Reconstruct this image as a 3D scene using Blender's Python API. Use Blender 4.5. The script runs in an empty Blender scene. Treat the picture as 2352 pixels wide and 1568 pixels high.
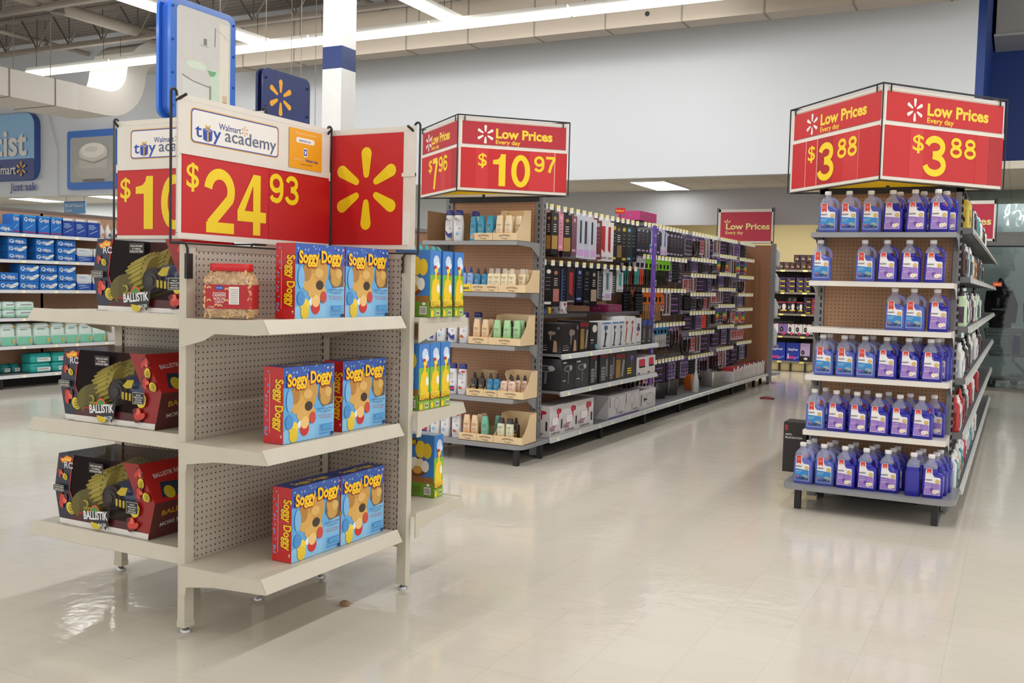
EXPOSURE, WORLD, TUBE_E, LAMP = .27, 1.15, 8.0, 12.5
import bpy, math, random
from mathutils import Vector, Matrix
rnd = random.Random(7)
V = Vector
PI = math.pi
scene = bpy.context.scene
COL = scene.collection

# ------------------------------------------------------------------ materials
def lin(c):
    if isinstance(c, str):
        c = tuple(int(c[i:i + 2], 16) / 255 for i in (0, 2, 4))
    return tuple((x / 12.92 if x <= .04045 else ((x + .055) / 1.055) ** 2.4) for x in c)

MATS = {}
def nodes_of(name):
    m = bpy.data.materials.new(name); m.use_nodes = True
    nt = m.node_tree; b = nt.nodes['Principled BSDF']
    return m, nt, b
def mixc(nt, fac, a, b):
    n = nt.nodes.new('ShaderNodeMix'); n.data_type = 'RGBA'
    for s, v in ((0, fac), (6, a), (7, b)):
        if hasattr(v, 'is_linked') or hasattr(v, 'links'): nt.links.new(v, n.inputs[s])
        else: n.inputs[s].default_value = v if s == 0 else (*v, 1)
    return n.outputs[2]
def mth(nt, op, a, b=None, c=None):
    n = nt.nodes.new('ShaderNodeMath'); n.operation = op
    for i, v in enumerate((a, b, c)):
        if v is None: continue
        if isinstance(v, (int, float)): n.inputs[i].default_value = v
        else: nt.links.new(v, n.inputs[i])
    return n.outputs[0]
def noise(nt, scale, detail=3, vec=None, rough=.5):
    n = nt.nodes.new('ShaderNodeTexNoise'); n.inputs['Scale'].default_value = scale
    n.inputs['Detail'].default_value = detail; n.inputs['Roughness'].default_value = rough
    if vec is None:
        t = nt.nodes.new('ShaderNodeTexCoord'); vec = t.outputs['Object']
    nt.links.new(vec, n.inputs['Vector'])
    return n.outputs['Fac']
def C(col, rough=.45, metal=0, var=.06, coat=0, spec=None, nscale=9, name=None):
    """a plain painted, printed or moulded surface with a little mottling"""
    key = (col, rough, metal, var, coat, spec, nscale)
    if key in MATS: return MATS[key]
    m, nt, b = nodes_of(name or 'paint_' + (col if isinstance(col, str) else 'x'))
    c = lin(col)
    f = noise(nt, nscale)
    out = mixc(nt, f, tuple(min(1, x * (1 - var)) for x in c), tuple(min(1, x * (1 + var)) for x in c))
    nt.links.new(out, b.inputs['Base Color'])
    b.inputs['Roughness'].default_value = rough; b.inputs['Metallic'].default_value = metal
    if coat: b.inputs['Coat Weight'].default_value = coat; b.inputs['Coat Roughness'].default_value = .12
    if spec is not None: b.inputs['Specular IOR Level'].default_value = spec
    MATS[key] = m
    return m
def glow(col, s, name):
    key = ('glow', col, s)
    if key in MATS: return MATS[key]
    m, nt, b = nodes_of(name)
    f = noise(nt, 4)
    c = lin(col)
    nt.links.new(mixc(nt, f, tuple(x * .97 for x in c), c), b.inputs['Emission Color'])
    b.inputs['Emission Strength'].default_value = s
    b.inputs['Base Color'].default_value = (.9, .9, .9, 1)
    MATS[key] = m
    return m
def clear(col, alpha, rough=.08, name='clear_plastic', var=.05):
    """see-through film, plastic or liquid: part tinted transparency, part glossy surface"""
    key = ('clear', col, alpha, rough)
    if key in MATS: return MATS[key]
    m, nt, b = nodes_of(name)
    c = lin(col)
    f = noise(nt, 12)
    nt.links.new(mixc(nt, f, tuple(x * (1 - var) for x in c), tuple(min(1, x * (1 + var)) for x in c)), b.inputs['Base Color'])
    b.inputs['Roughness'].default_value = rough
    b.inputs['Alpha'].default_value = alpha
    MATS[key] = m
    return m
def pane(col, name):
    """clear sheet glass: mirrors at its surface by angle, otherwise lets the view through with a tint"""
    m, nt, b = nodes_of(name); nt.nodes.remove(b); out = nt.nodes['Material Output']
    f = nt.nodes.new('ShaderNodeFresnel'); f.inputs[0].default_value = 1.6
    t = nt.nodes.new('ShaderNodeBsdfTransparent'); g = nt.nodes.new('ShaderNodeBsdfGlossy'); g.inputs['Roughness'].default_value = .03
    c = lin(col); nt.links.new(mixc(nt, noise(nt, .6), c, tuple(x * .96 for x in c)), t.inputs[0])
    bp = nt.nodes.new('ShaderNodeBump'); bp.inputs['Strength'].default_value = .06; bp.inputs['Distance'].default_value = .05; nt.links.new(noise(nt, 3, 2), bp.inputs['Height']); nt.links.new(bp.outputs[0], g.inputs['Normal'])
    x = nt.nodes.new('ShaderNodeMixShader'); nt.links.new(f.outputs[0], x.inputs[0]); nt.links.new(t.outputs[0], x.inputs[1]); nt.links.new(g.outputs[0], x.inputs[2]); nt.links.new(x.outputs[0], out.inputs[0])
    return m
def peg(col, hole, pitch=.0254, r=.0036, name='pegboard', rough=.55):
    """perforated board: round holes on a square grid in the board's own plane (local x and z)"""
    key = ('peg', col, hole, pitch)
    if key in MATS: return MATS[key]
    m, nt, b = nodes_of(name)
    t = nt.nodes.new('ShaderNodeTexCoord'); s = nt.nodes.new('ShaderNodeSeparateXYZ')
    nt.links.new(t.outputs['Object'], s.inputs[0])
    def cell(o):
        return mth(nt, 'SUBTRACT', mth(nt, 'FRACT', mth(nt, 'ADD', mth(nt, 'DIVIDE', o, pitch), 200.5)), .5)
    x, z = cell(s.outputs[0]), cell(s.outputs[2])
    d = mth(nt, 'SQRT', mth(nt, 'ADD', mth(nt, 'MULTIPLY', x, x), mth(nt, 'MULTIPLY', z, z)))
    h = mth(nt, 'LESS_THAN', d, r / pitch)
    c = lin(col)
    base = mixc(nt, noise(nt, 5), tuple(v * .9 for v in c), tuple(min(1, v * 1.08) for v in c))
    nt.links.new(mixc(nt, h, base, lin(hole)), b.inputs['Base Color'])
    b.inputs['Roughness'].default_value = rough
    MATS[key] = m
    return m

# ------------------------------------------------------------------ mesh building
class MB:
    def __init__(s):
        s.v, s.f, s.m, s.sm, s.mats = [], [], [], [], []
        s.T = None
    def add(s, vs, fs, m, smooth=False):
        if m not in s.mats: s.mats.append(m)
        k = s.mats.index(m); o = len(s.v)
        s.v += [tuple(s.T @ V(p)) for p in vs] if s.T else [tuple(p) for p in vs]
        for q in fs:
            s.f.append([i + o for i in q]); s.m.append(k); s.sm.append(smooth)
        return s
    def box(s, x0, x1, y0, y1, z0, z1, m):
        vs = [(x, y, z) for x in (x0, x1) for y in (y0, y1) for z in (z0, z1)]
        return s.add(vs, [(0, 1, 3, 2), (4, 6, 7, 5), (0, 4, 5, 1), (2, 3, 7, 6), (0, 2, 6, 4), (1, 5, 7, 3)], m)
    def prism(s, pts, a, b, m, axis='y', smooth=False):
        """polygon in the two other axes, extruded along axis from a to b"""
        n = len(pts)
        mk = {'y': lambda p, t: (p[0], t, p[1]), 'x': lambda p, t: (t, p[0], p[1]), 'z': lambda p, t: (p[0], p[1], t)}[axis]
        vs = [mk(p, a) for p in pts] + [mk(p, b) for p in pts]
        s.add(vs, [tuple(range(n)), tuple(range(2 * n - 1, n - 1, -1))], m)
        s.add(vs, [(i, i + n, (i + 1) % n + n, (i + 1) % n) for i in range(n)], m, smooth)
        return s
    def loft(s, rings, m, caps=True, smooth=True):
        n = len(rings[0]); vs = [p for r in rings for p in r]; fs = []
        for k in range(len(rings) - 1):
            for i in range(n):
                j = (i + 1) % n
                fs.append((k * n + i, k * n + j, (k + 1) * n + j, (k + 1) * n + i))
        s.add(vs, fs, m, smooth)
        if caps:
            s.add(rings[0], [tuple(range(n - 1, -1, -1))], m); s.add(rings[-1], [tuple(range(n))], m)
        return s
    def lathe(s, prof, m, n=20, c=(0, 0), smooth=True, sx=1, sy=1):
        return s.loft([[(c[0] + r * sx * math.cos(2 * PI * i / n), c[1] + r * sy * math.sin(2 * PI * i / n), z) for i in range(n)] for r, z in prof], m, True, smooth)
    def rr(s, secs, m, n=5, smooth=True, caps=True):
        """loft of rounded rectangles: (z, cx, cy, hx, hy, corner radius)"""
        rings = []
        for z, cx, cy, hx, hy, r in secs:
            r = min(r, hx * .999, hy * .999); ring = []
            for q, (sx, sy) in enumerate(((1, 1), (-1, 1), (-1, -1), (1, -1))):
                for k in range(n):
                    a = q * PI / 2 + k * PI / 2 / (n - 1)
                    ring.append((cx + sx * (hx - r) + r * math.cos(a), cy + sy * (hy - r) + r * math.sin(a), z))
            rings.append(ring)
        return s.loft(rings, m, caps, smooth)
    def tube(s, pts, r, m, n=8, caps=True):
        pts = [V(p) for p in pts]; rings = []; up = V((0, 0, 1))
        t0 = (pts[1] - pts[0]).normalized()
        a = t0.cross(up if abs(t0.z) < .9 else V((1, 0, 0))).normalized()
        for i, p in enumerate(pts):
            t = (pts[min(i + 1, len(pts) - 1)] - pts[max(i - 1, 0)]).normalized()
            a = (a - t * a.dot(t)).normalized(); b = t.cross(a)
            rr = r[i] if isinstance(r, (list, tuple)) else r
            rings.append([p + a * rr * math.cos(2 * PI * k / n) + b * rr * math.sin(2 * PI * k / n) for k in range(n)])
        return s.loft(rings, m, caps)
    def build(s, name, parent=None, loc=None, rz=0):
        me = bpy.data.meshes.new(name)
        me.from_pydata(s.v, [], s.f)
        for m in s.mats: me.materials.append(m)
        me.polygons.foreach_set('material_index', s.m)
        me.polygons.foreach_set('use_smooth', s.sm)
        me.update()
        o = bpy.data.objects.new(name, me); COL.objects.link(o)
        if parent: o.parent = parent
        if loc: o.location = loc
        if rz: o.rotation_euler = (0, 0, rz)
        return o

TXT = {}
def text_geo(t, bold=0.0):
    if (t, bold) in TXT: return TXT[(t, bold)]
    cu = bpy.data.curves.new('lettering', 'FONT'); cu.body = t; cu.size = 1; cu.resolution_u = 3; cu.offset = bold
    ob = bpy.data.objects.new('lettering', cu)
    me = bpy.data.meshes.new_from_object(ob)
    vs = [(v.co.x, v.co.y) for v in me.vertices]; fs = [tuple(p.vertices) for p in me.polygons]
    bpy.data.objects.remove(ob); bpy.data.curves.remove(cu); bpy.data.meshes.remove(me)
    TXT[(t, bold)] = (vs, fs)
    return vs, fs

class Art:
    """flat printed graphics on a rectangle: o = lower left corner, u and v = unit vectors across and up"""
    def __init__(s, mb, o, u, v, base=.0006, step=.0002):
        s.mb, s.o, s.u, s.v = mb, V(o), V(u), V(v); s.n = s.u.cross(s.v); s.h = base; s.step = step
    def put(s, pts, fs, m):
        s.mb.add([s.o + s.u * x + s.v * y + s.n * s.h for x, y in pts], fs, m); s.h += s.step; return s
    def poly(s, pts, m): return s.put(pts, [tuple(range(len(pts)))], m)
    def rect(s, x0, y0, x1, y1, m): return s.poly([(x0, y0), (x1, y0), (x1, y1), (x0, y1)], m)
    def rrect(s, x0, y0, x1, y1, r, m, n=5):
        pts = []
        for q, (cx, cy) in enumerate(((x1 - r, y1 - r), (x0 + r, y1 - r), (x0 + r, y0 + r), (x1 - r, y0 + r))):
            for k in range(n):
                a = q * PI / 2 + k * PI / 2 / (n - 1); pts.append((cx + r * math.cos(a), cy + r * math.sin(a)))
        return s.poly(pts, m)
    def ell(s, cx, cy, rx, ry, m, rot=0, n=20):
        c, d = math.cos(rot), math.sin(rot); pts = []
        for k in range(n):
            a = 2 * PI * k / n; x, y = rx * math.cos(a), ry * math.sin(a); pts.append((cx + x * c - y * d, cy + x * d + y * c))
        return s.poly(pts, m)
    def line(s, pts, w, m):
        for (x0, y0), (x1, y1) in zip(pts, pts[1:]):
            l = math.hypot(x1 - x0, y1 - y0) or 1; dx, dy = -(y1 - y0) / l * w / 2, (x1 - x0) / l * w / 2
            s.poly([(x0 - dx, y0 - dy), (x1 - dx, y1 - dy), (x1 + dx, y1 + dy), (x0 + dx, y0 + dy)], m); s.h -= s.step
        s.h += s.step; return s
    def text(s, t, x, y, h, m, w=None, al='c', bold=.012, rot=0, arc=0, sx=1):
        """h = height of a capital; x, y = centre (al c) or left end (al l) of the baseline; w = width to fit"""
        vs, fs = text_geo(t, bold)
        if not vs: return s
        k = h / .72; x0 = min(p[0] for p in vs); x1 = max(p[0] for p in vs)
        kx = w / (x1 - x0) if w else k * sx
        off = -(x0 + x1) / 2 if al == 'c' else -x0
        c, d = math.cos(rot), math.sin(rot); pts = []
        for px, py in vs:
            a, b = (px + off) * kx, py * k
            if arc: b -= arc * a * a
            pts.append((x + a * c - b * d, y + a * d + b * c))
        return s.put(pts, fs, m)
    def one(s, x, y, h, w, m):
        return s.poly([(x + w * a, y + h * b) for a, b in ((.36, 0), (.72, 0), (.72, 1), (.46, 1), (.42, .9), (.3, .83), (.04, .8), (.04, .67), (.36, .67))], m)
    def four(s, x, y, h, w, m):
        for q in (((.54, 0), (.8, 0), (.8, 1), (.54, 1)), ((.0, .215), (1, .215), (1, .39), (.0, .39)), ((.0, .39), (.25, .39), (.66, 1), (.54, 1))):
            s.poly([(x + w * a, y + h * b) for a, b in q], m)
        return s
    def stroke(s, pts, t, m, closed=False):
        """a band of width t along a line, mitred at its bends"""
        n = len(pts); L, R = [], []
        for i, (x, y) in enumerate(pts):
            a = pts[(i - 1) % n] if closed or i else pts[0]; b = pts[(i + 1) % n] if closed or i < n - 1 else pts[-1]
            d1 = V((x - a[0], y - a[1])); d2 = V((b[0] - x, b[1] - y))
            if d1.length < 1e-9: d1 = d2
            if d2.length < 1e-9: d2 = d1
            d1.normalize(); d2.normalize(); d = d1 + d2; d = d.normalized() if d.length > 1e-6 else d1
            k = t / 2 / max(.45, d.dot(d1)); L.append((x - d.y * k, y + d.x * k)); R.append((x + d.y * k, y - d.x * k))
        q = n if closed else n - 1
        return s.put(L + R, [(i, (i + 1) % n, (i + 1) % n + n, i + n) for i in range(q)], m)
    def digits(s, txt, x, y, h, w, m, gap=.1, t=.17):
        """bold upright price figures: each w wide and h tall"""
        def arc(cx, cy, rx, ry, a0, a1, n=16): return [(cx + rx * math.cos(math.radians(a0 + (a1 - a0) * i / n)), cy + ry * math.sin(math.radians(a0 + (a1 - a0) * i / n))) for i in range(n + 1)]
        k = t / 2
        for ch in txt:
            def P(pts): return [(x + px * w, y + py * h) for px, py in pts]
            tw = t * h
            if ch == '1': s.one(x, y, h, w, m)
            elif ch == '4': s.four(x, y, h, w, m)
            elif ch == '0': s.stroke(P(arc(.5, .5, .375, .425, 0, 360, 28)[:-1]), tw, m, True)
            elif ch == '8': s.stroke(P(arc(.5, .735, .31, .185, 0, 360, 22)[:-1]), tw, m, True); s.stroke(P(arc(.5, .285, .37, .21, 0, 360, 22)[:-1]), tw, m, True)
            elif ch == '3': s.stroke(P(arc(.48, .73, .33, .19, 170, -80) + [(.4, .535)]), tw, m); s.stroke(P([(.4, .505)] + arc(.48, .285, .385, .21, 75, -172)), tw, m)
            elif ch == '2': s.stroke(P(arc(.48, .66, .37, .265, 175, -28) + [(.6, .4), (.17, .12)]), tw, m); s.stroke(P([(.05, .075), (.95, .075)]), tw, m)
            elif ch == '7': s.stroke(P([(.04, .92), (.93, .92)]), tw, m); s.stroke(P([(.86, .9), (.55, .45), (.36, 0)]), tw * 1.05, m)
            elif ch in '69':
                f = (lambda q: q) if ch == '9' else (lambda q: [(1 - a, 1 - b) for a, b in q])
                s.stroke(P(f(arc(.49, .67, .36, .245, 0, 360, 22)[:-1])), tw, m, True); s.stroke(P(f([(.87, .7), (.87, .45)] + arc(.5, .38, .36, .3, 0, -100, 8) + [(.25, .12), (.13, .22)])), tw, m)
            x += w * (1 + gap)
        return s
    def spark(s, cx, cy, R, m, asp=1):
        for i in range(6):
            a = PI / 2 + i * PI / 3; ca, sa = math.cos(a), math.sin(a); pts = []
            r0, r1, w0, w1 = R * .34, R, R * .085, R * .155
            L = [(r0, -w0), (r1 - w1, -w1)] + [(r1 - w1 + w1 * math.cos(t), w1 * math.sin(t)) for t in [(-.5 + k / 6) * PI for k in range(1, 6)]] + [(r1 - w1, w1), (r0, w0)]
            L += [(r0 - w0 * math.cos(t), w0 * math.sin(t)) for t in [(.5 - k / 4) * PI for k in range(1, 4)]]
            s.poly([(cx + (r * ca - t * sa) * asp, cy + r * sa + t * ca) for r, t in L], m); s.h -= s.step
        s.h += s.step; return s

# ------------------------------------------------------------------ objects and their properties
def tag(o, label, cat, group=None, kind=None):
    o['label'] = label; o['category'] = cat
    if group: o['group'] = group
    if kind: o['kind'] = kind
    return o
def thing(name, label, cat, loc=(0, 0, 0), rz=0, group=None):
    o = bpy.data.objects.new(name, None); COL.objects.link(o); o.empty_display_size = .1
    o.location = loc; o.rotation_euler = (0, 0, rz)
    return tag(o, label, cat, group)
def clone(src, loc, rz=0, label=None, group=None):
    def cp(o, par):
        c = o.copy(); COL.objects.link(c)
        if par: c.parent = par
        for ch in o.children: cp(ch, c)
        return c
    c = cp(src, None); c.location = loc; c.rotation_euler = (0, 0, rz)
    if label: c['label'] = label
    if group: c['group'] = group
    return c
class Kind:
    """one kind of thing: the first placing moves the thing that was built, later ones copy it with its parts"""
    def __init__(s, root): s.root, s.used = root, False
    def at(s, loc, rz=0, label=None, group=None):
        if not s.used:
            s.used = True; o = s.root; o.location = loc; o.rotation_euler = (0, 0, rz)
            if label: o['label'] = label
            if group: o['group'] = group
            return o
        return clone(s.root, loc, rz, label, group)
def structure(name, mb):
    o = mb.build(name); o['kind'] = 'structure'; return o
ORD = ['first', 'second', 'third', 'fourth', 'fifth', 'sixth', 'seventh', 'eighth', 'ninth', 'tenth', 'eleventh', 'twelfth', 'thirteenth', 'fourteenth', 'fifteenth', 'sixteenth',
       'seventeenth', 'eighteenth', 'nineteenth', 'twentieth', 'twenty-first', 'twenty-second', 'twenty-third', 'twenty-fourth']

# ------------------------------------------------------------------ common colours
CREAM = C('c6c0b0', .4); CREAM_D = C('b0aa9c', .45); GREYM = C('7d7d80', .45); GREYD = C('5c5c60', .5); BLACKM = C('1c1b1d', .5)
WHITE = C('eceae6', .5); OFFW = C('e2ddd4', .5); RED = C('c4161c', .45, var=.04); REDD = C('b41318', .45); REDL = C('cf3034', .45); CRIM = C('b3202f', .45); YEL = C('f4d313', .45, var=.03); GOLD = C('f7b32b', .45)
NAVY = C('24366f', .5); WMBLUE = C('2c6fc9', .45); SLOT = C('17161a', .8); WIRE = C('2b2a2c', .4, metal=.3); STEEL = C('b9bbbd', .3, metal=.8); DKBLUE = C('1f4aa8', .45)
SEE = clear('f2f4f6', .16, .06, 'clear_window'); FILM = clear('dfe6ee', .3, .1, 'clear_wrap')
# ------------------------------------------------------------------ camera
def make_camera():
    yaw, pitch, roll = (math.radians(a) for a in (27.22, -3.284, 1.426))
    f = V((-math.sin(yaw) * math.cos(pitch), math.cos(yaw) * math.cos(pitch), math.sin(pitch)))
    r = V((math.cos(yaw), math.sin(yaw), 0)); u = r.cross(f)
    c, s = math.cos(roll), math.sin(roll)
    R, U = r * c + u * s, u * c - r * s
    cam = bpy.data.cameras.new('camera'); o = bpy.data.objects.new('camera', cam); COL.objects.link(o)
    o.matrix_world = Matrix(((R.x, U.x, -f.x, 0), (R.y, U.y, -f.y, 0), (R.z, U.z, -f.z, 1.45), (0, 0, 0, 1)))
    cam.sensor_width = 36; cam.lens = 2260.6 / 2352 * 36; cam.clip_start = .05; cam.clip_end = 200
    scene.camera = o
make_camera()
scene.view_settings.view_transform = 'Standard'
scene.view_settings.look = 'None'
scene.view_settings.exposure = EXPOSURE
w = bpy.data.worlds.new('store_air'); scene.world = w; w.use_nodes = True
w.node_tree.nodes['Background'].inputs[0].default_value = (*lin('f6f3ee'), 1)
w.node_tree.nodes['Background'].inputs[1].default_value = WORLD
scene.cycles.max_bounces = 8; scene.cycles.diffuse_bounces = 4; scene.cycles.glossy_bounces = 4
scene.cycles.transparent_max_bounces = 16; scene.cycles.caustics_reflective = False; scene.cycles.caustics_refractive = False

# ------------------------------------------------------------------ floor, walls, ceiling
def floor_mat():
    m, nt, b = nodes_of('vinyl_tile')
    t = nt.nodes.new('ShaderNodeTexCoord'); s = nt.nodes.new('ShaderNodeSeparateXYZ'); nt.links.new(t.outputs['Object'], s.inputs[0])
    T = .3048
    cx = mth(nt, 'DIVIDE', mth(nt, 'ADD', s.outputs[0], 40.13), T); cy = mth(nt, 'DIVIDE', mth(nt, 'ADD', s.outputs[1], 40.07), T)
    cb = nt.nodes.new('ShaderNodeCombineXYZ')
    nt.links.new(mth(nt, 'FLOOR', cx), cb.inputs[0]); nt.links.new(mth(nt, 'FLOOR', cy), cb.inputs[1])
    wn = nt.nodes.new('ShaderNodeTexWhiteNoise'); wn.noise_dimensions = '2D'; nt.links.new(cb.outputs[0], wn.inputs['Vector'])
    def edge(c):
        fr = mth(nt, 'FRACT', c)
        return mth(nt, 'MINIMUM', fr, mth(nt, 'SUBTRACT', 1.0, fr))
    e = mth(nt, 'MINIMUM', edge(cx), edge(cy))
    seam = mth(nt, 'LESS_THAN', e, .0035)
    base = mixc(nt, wn.outputs['Value'], lin('ccc6ba'), lin('d0cabf'))
    # worn, cloudy patches and dark flecks
    cloud = noise(nt, 1.3, 4)
    base = mixc(nt, mth(nt, 'MULTIPLY', cloud, .45), base, lin('c4bcae'))
    fleck = mth(nt, 'GREATER_THAN', noise(nt, 42, 2), .735)
    base = mixc(nt, mth(nt, 'MULTIPLY', fleck, .35), base, lin('8d7d66'))
    speck = mth(nt, 'MULTIPLY', mth(nt, 'GREATER_THAN', noise(nt, 9, 6, None, .75), .755), .55)
    base = mixc(nt, speck, base, lin('6f614e'))
    seamv = mth(nt, 'MULTIPLY', seam, mth(nt, 'MULTIPLY', noise(nt, .8, 2), .5))
    base = mixc(nt, seamv, base, lin('75684f'))
    nt.links.new(base, b.inputs['Base Color'])
    r = mth(nt, 'ADD', .05, mth(nt, 'MULTIPLY', noise(nt, 2.2, 4), .09)); nt.links.new(r, b.inputs['Roughness'])
    b.inputs['Specular IOR Level'].default_value = .5
    bp = nt.nodes.new('ShaderNodeBump'); bp.inputs['Strength'].default_value = .09; bp.inputs['Distance'].default_value = .02
    hgt = mth(nt, 'SUBTRACT', mth(nt, 'ADD', mth(nt, 'MULTIPLY', wn.outputs['Value'], .0), mth(nt, 'ADD', noise(nt, 7, 2), mth(nt, 'MULTIPLY', noise(nt, 24, 2), .35))), mth(nt, 'MULTIPLY', seam, .2))
    nt.links.new(hgt, bp.inputs['Height']); nt.links.new(bp.outputs[0], b.inputs['Normal'])
    return m
structure('floor', MB().box(-32, 9, -9, 24, -.1, 0, floor_mat()))

WALLC = C('dde2e7', .7, var=.015, nscale=.5); SOFF = C('d8d2c4', .8, var=.02); YWALL = C('bfb080', .7, var=.03)
BULK = C('b3b4b8', .7, var=.02); BLUEW = C('1b3f8c', .5, var=.05, nscale=2); DUCT = C('cfc7bb', .55, var=.04, nscale=1.5); DUCTU = C('b9ac9b', .6); SEAM = C('8a8178', .7)
def grid_tile():
    m, nt, b = nodes_of('ceiling_tile')
    t = nt.nodes.new('ShaderNodeTexCoord'); s = nt.nodes.new('ShaderNodeSeparateXYZ'); nt.links.new(t.outputs['Object'], s.inputs[0])
    fx = mth(nt, 'FRACT', mth(nt, 'DIVIDE', mth(nt, 'ADD', s.outputs[0], 60), .61)); fy = mth(nt, 'FRACT', mth(nt, 'DIVIDE', mth(nt, 'ADD', s.outputs[1], 60.1), 1.22))
    g = mth(nt, 'MAXIMUM', mth(nt, 'LESS_THAN', fx, .035), mth(nt, 'LESS_THAN', fy, .018))
    nt.links.new(mixc(nt, mth(nt, 'MULTIPLY', g, .5), mixc(nt, noise(nt, 40), lin('cfc8b8'), lin('d9d3c5')), lin('b1aa9c')), b.inputs['Base Color'])
    b.inputs['Roughness'].default_value = .9
    return m
def deck_mat():
    m, nt, b = nodes_of('ribbed_roof_deck')
    t = nt.nodes.new('ShaderNodeTexCoord'); s = nt.nodes.new('ShaderNodeSeparateXYZ'); nt.links.new(t.outputs['Object'], s.inputs[0])
    fy = mth(nt, 'FRACT', mth(nt, 'DIVIDE', mth(nt, 'ADD', s.outputs[1], 60), .16))
    g = mth(nt, 'LESS_THAN', fy, .38)
    nt.links.new(mixc(nt, g, mixc(nt, noise(nt, 2), lin('857d74'), lin('8f877e')), lin('746d66')), b.inputs['Base Color'])
    b.inputs['Roughness'].default_value = .7
    return m
wb = MB(); wb.box(-32, -.65, 14.1, 14.25, 3.1, 6.4, WALLC); structure('wall_back', wb)
structure('ceiling', MB().box(-32, 9, -9, 17.2, 6.3, 6.45, deck_mat()))
sc_ = MB(); sc_.box(-32, 3, 14.25, 19.6, 3.1, 3.2, grid_tile()); structure('ceiling_lower', sc_)
structure('wall_rear_left', MB().box(-32, -8.6, 16.0, 16.12, 0, 3.1, C('ccd2d6', .7, var=.02)))
structure('wall_upper', MB().box(-8.6, -.78, 16.0, 16.12, 2.52, 3.1, BULK))
structure('wall_rear', MB().box(-8.6, -.95, 19.3, 19.42, 0, 3.1, YWALL))
structure('wall_side', MB().box(-.65, -.55, 14.1, 17.0, 3.1, 6.4, BLUEW)); structure('wall_inner', MB().box(-.95, -.91, 17.14, 19.4, 0, 3.1, BULK))
structure('wall_right', MB().box(-.9, 6, 17.0, 17.14, 3.46, 6.4, BLUEW))
structure('trim_1', MB().box(-.9, 6, 16.96, 17.1, 3.40, 3.46, GREYM))
structure('trim_2', MB().box(-.9, 6, 16.97, 17.09, 2.24, 2.45, C('9b9fa0', .5)).box(-.9, 6, 16.95, 17.11, 2.225, 2.24, BLACKM))
GLASS = pane('d9e0e1', 'partition_glass')
structure('window_1', MB().box(-.9, 6, 17.02, 17.04, 2.45, 3.40, GLASS))
structure('window_2', MB().box(-.9, 6, 17.02, 17.04, .04, 2.225, GLASS))
structure('trim_3', MB().box(-.9, 6, 16.99, 17.07, 0, .04, C('6f6c66', .5)))
structure('wall_outer', MB().box(-.9, 6, 20.2, 20.3, 0, 6.3, C('9aa8ad', .7, var=.03)))
structure('wall_outer_right', MB().box(5.9, 6, 17.1, 20.2, 0, 6.3, C('8b9fa4', .7)))
structure('ceiling_small', MB().box(-.9, 6, 17.15, 20.2, 3.5, 3.6, C('c4c8c6', .7)))
# painted building column
cm = MB(); cx0, cx1, cy0, cy1 = -7.91, -7.616, 10.0, 10.292
for a, b_, m in ((0, 4.085, C('e3e3e1', .45)), (4.085, 4.36, C('25386f', .4)), (4.36, 6.3, C('e6e6e3', .45))):
    cm.box(cx0, cx1, cy0, cy1, a, b_, m)
structure('column', cm)

# ------------------------------------------------------------------ roof steel, pipes, ducts
STEELP = C('9a9186', .6, var=.05); STEELD = C('6f675f', .65)
def joist(y, k, label):
    t = thing('roof_joist', label, 'roof joist', (0, y, 0), 0, 'steel joists under the roof deck')
    x0, x1 = -27, 5
    MB().box(x0, x1, -.055, .055, 5.62, 5.66, STEELP).box(x0, x1, -.01, .01, 5.66, 5.72, STEELP).build('bottom_chord', t)
    MB().box(x0, x1, -.055, .055, 6.24, 6.29, STEELP).build('top_chord', t)
    w_ = MB(); n = 36
    for i in range(n):
        xa = x0 + (x1 - x0) * i / n; xb = x0 + (x1 - x0) * (i + .5) / n; xc = x0 + (x1 - x0) * (i + 1) / n
        w_.tube([(xa, 0, 6.25), (xb, 0, 5.68)], .017, STEELD, 5); w_.tube([(xb, 0, 5.68), (xc, 0, 6.25)], .017, STEELP, 5)
        w_.tube([(xb, 0, 5.68), (xb, 0, 6.25)], .012, STEELD, 5)
    w_.build('web_lattice', t)
for k, y in enumerate((12.65, 10.65, 8.65, 6.65)):
    joist(y, k, 'grey steel bar joist under the roof, ' + ['closest to the long wall duct', 'second out from the long wall duct', 'third out from the long wall duct', 'fourth out from the long wall duct'][k])
def pipe(x, z, r, label, name='ceiling_pipe'):
    mb = MB(); mb.tube([(x, -4, z), (x, 5, z), (x, 14.0, z)], r, C('a39a8e', .55), 10)
    for y in range(-3, 14, 2): mb.tube([(x, y, z - r - .004), (x, y, z + r + .004)], r * 1.18, STEELD, 10); mb.tube([(x, y, z + r), (x, y, 6.3)], .008, STEELD, 5)
    tag(mb.build(name), label, 'ceiling pipe', 'pipes under the roof')
pipe(-14.1, 5.76, .1, 'thick pale pipe slung under the roof above the hanging square duct')
pipe(-17.0, 5.9, .045, 'thin pale pipe under the roof beyond the thick one')
pipe(-9.6, 5.95, .04, 'slim conduit under the roof behind the blue framed hanging picture')
pipe(-6.2, 5.95, .05, 'slim pipe under the roof just past the white column')
# long square duct along the back wall
t = thing('wall_duct', 'long square pale duct running along top of the back wall', 'duct', (0, 0, 0))
dr_ = s_ = MB().box(-12.9, -.75, 13.06, 13.4, 5.07, 5.72, C('b3a797', .6, var=.04, nscale=1.5))
for i in range(11):
    x = -5.37 - 1.112 * (i - 4)
    if x < -12.8: break
    s_.box(x - .01, x + .01, 13.053, 13.407, 5.063, 5.727, SEAM)
dr_.build('duct_run', t)
hm = MB(); hm.tube([(-4.75, 13.061, 5.22), (-4.75, 13.055, 5.22)], .035, BLACKM, 12); hm.build('sensor_hole', t)
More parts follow.
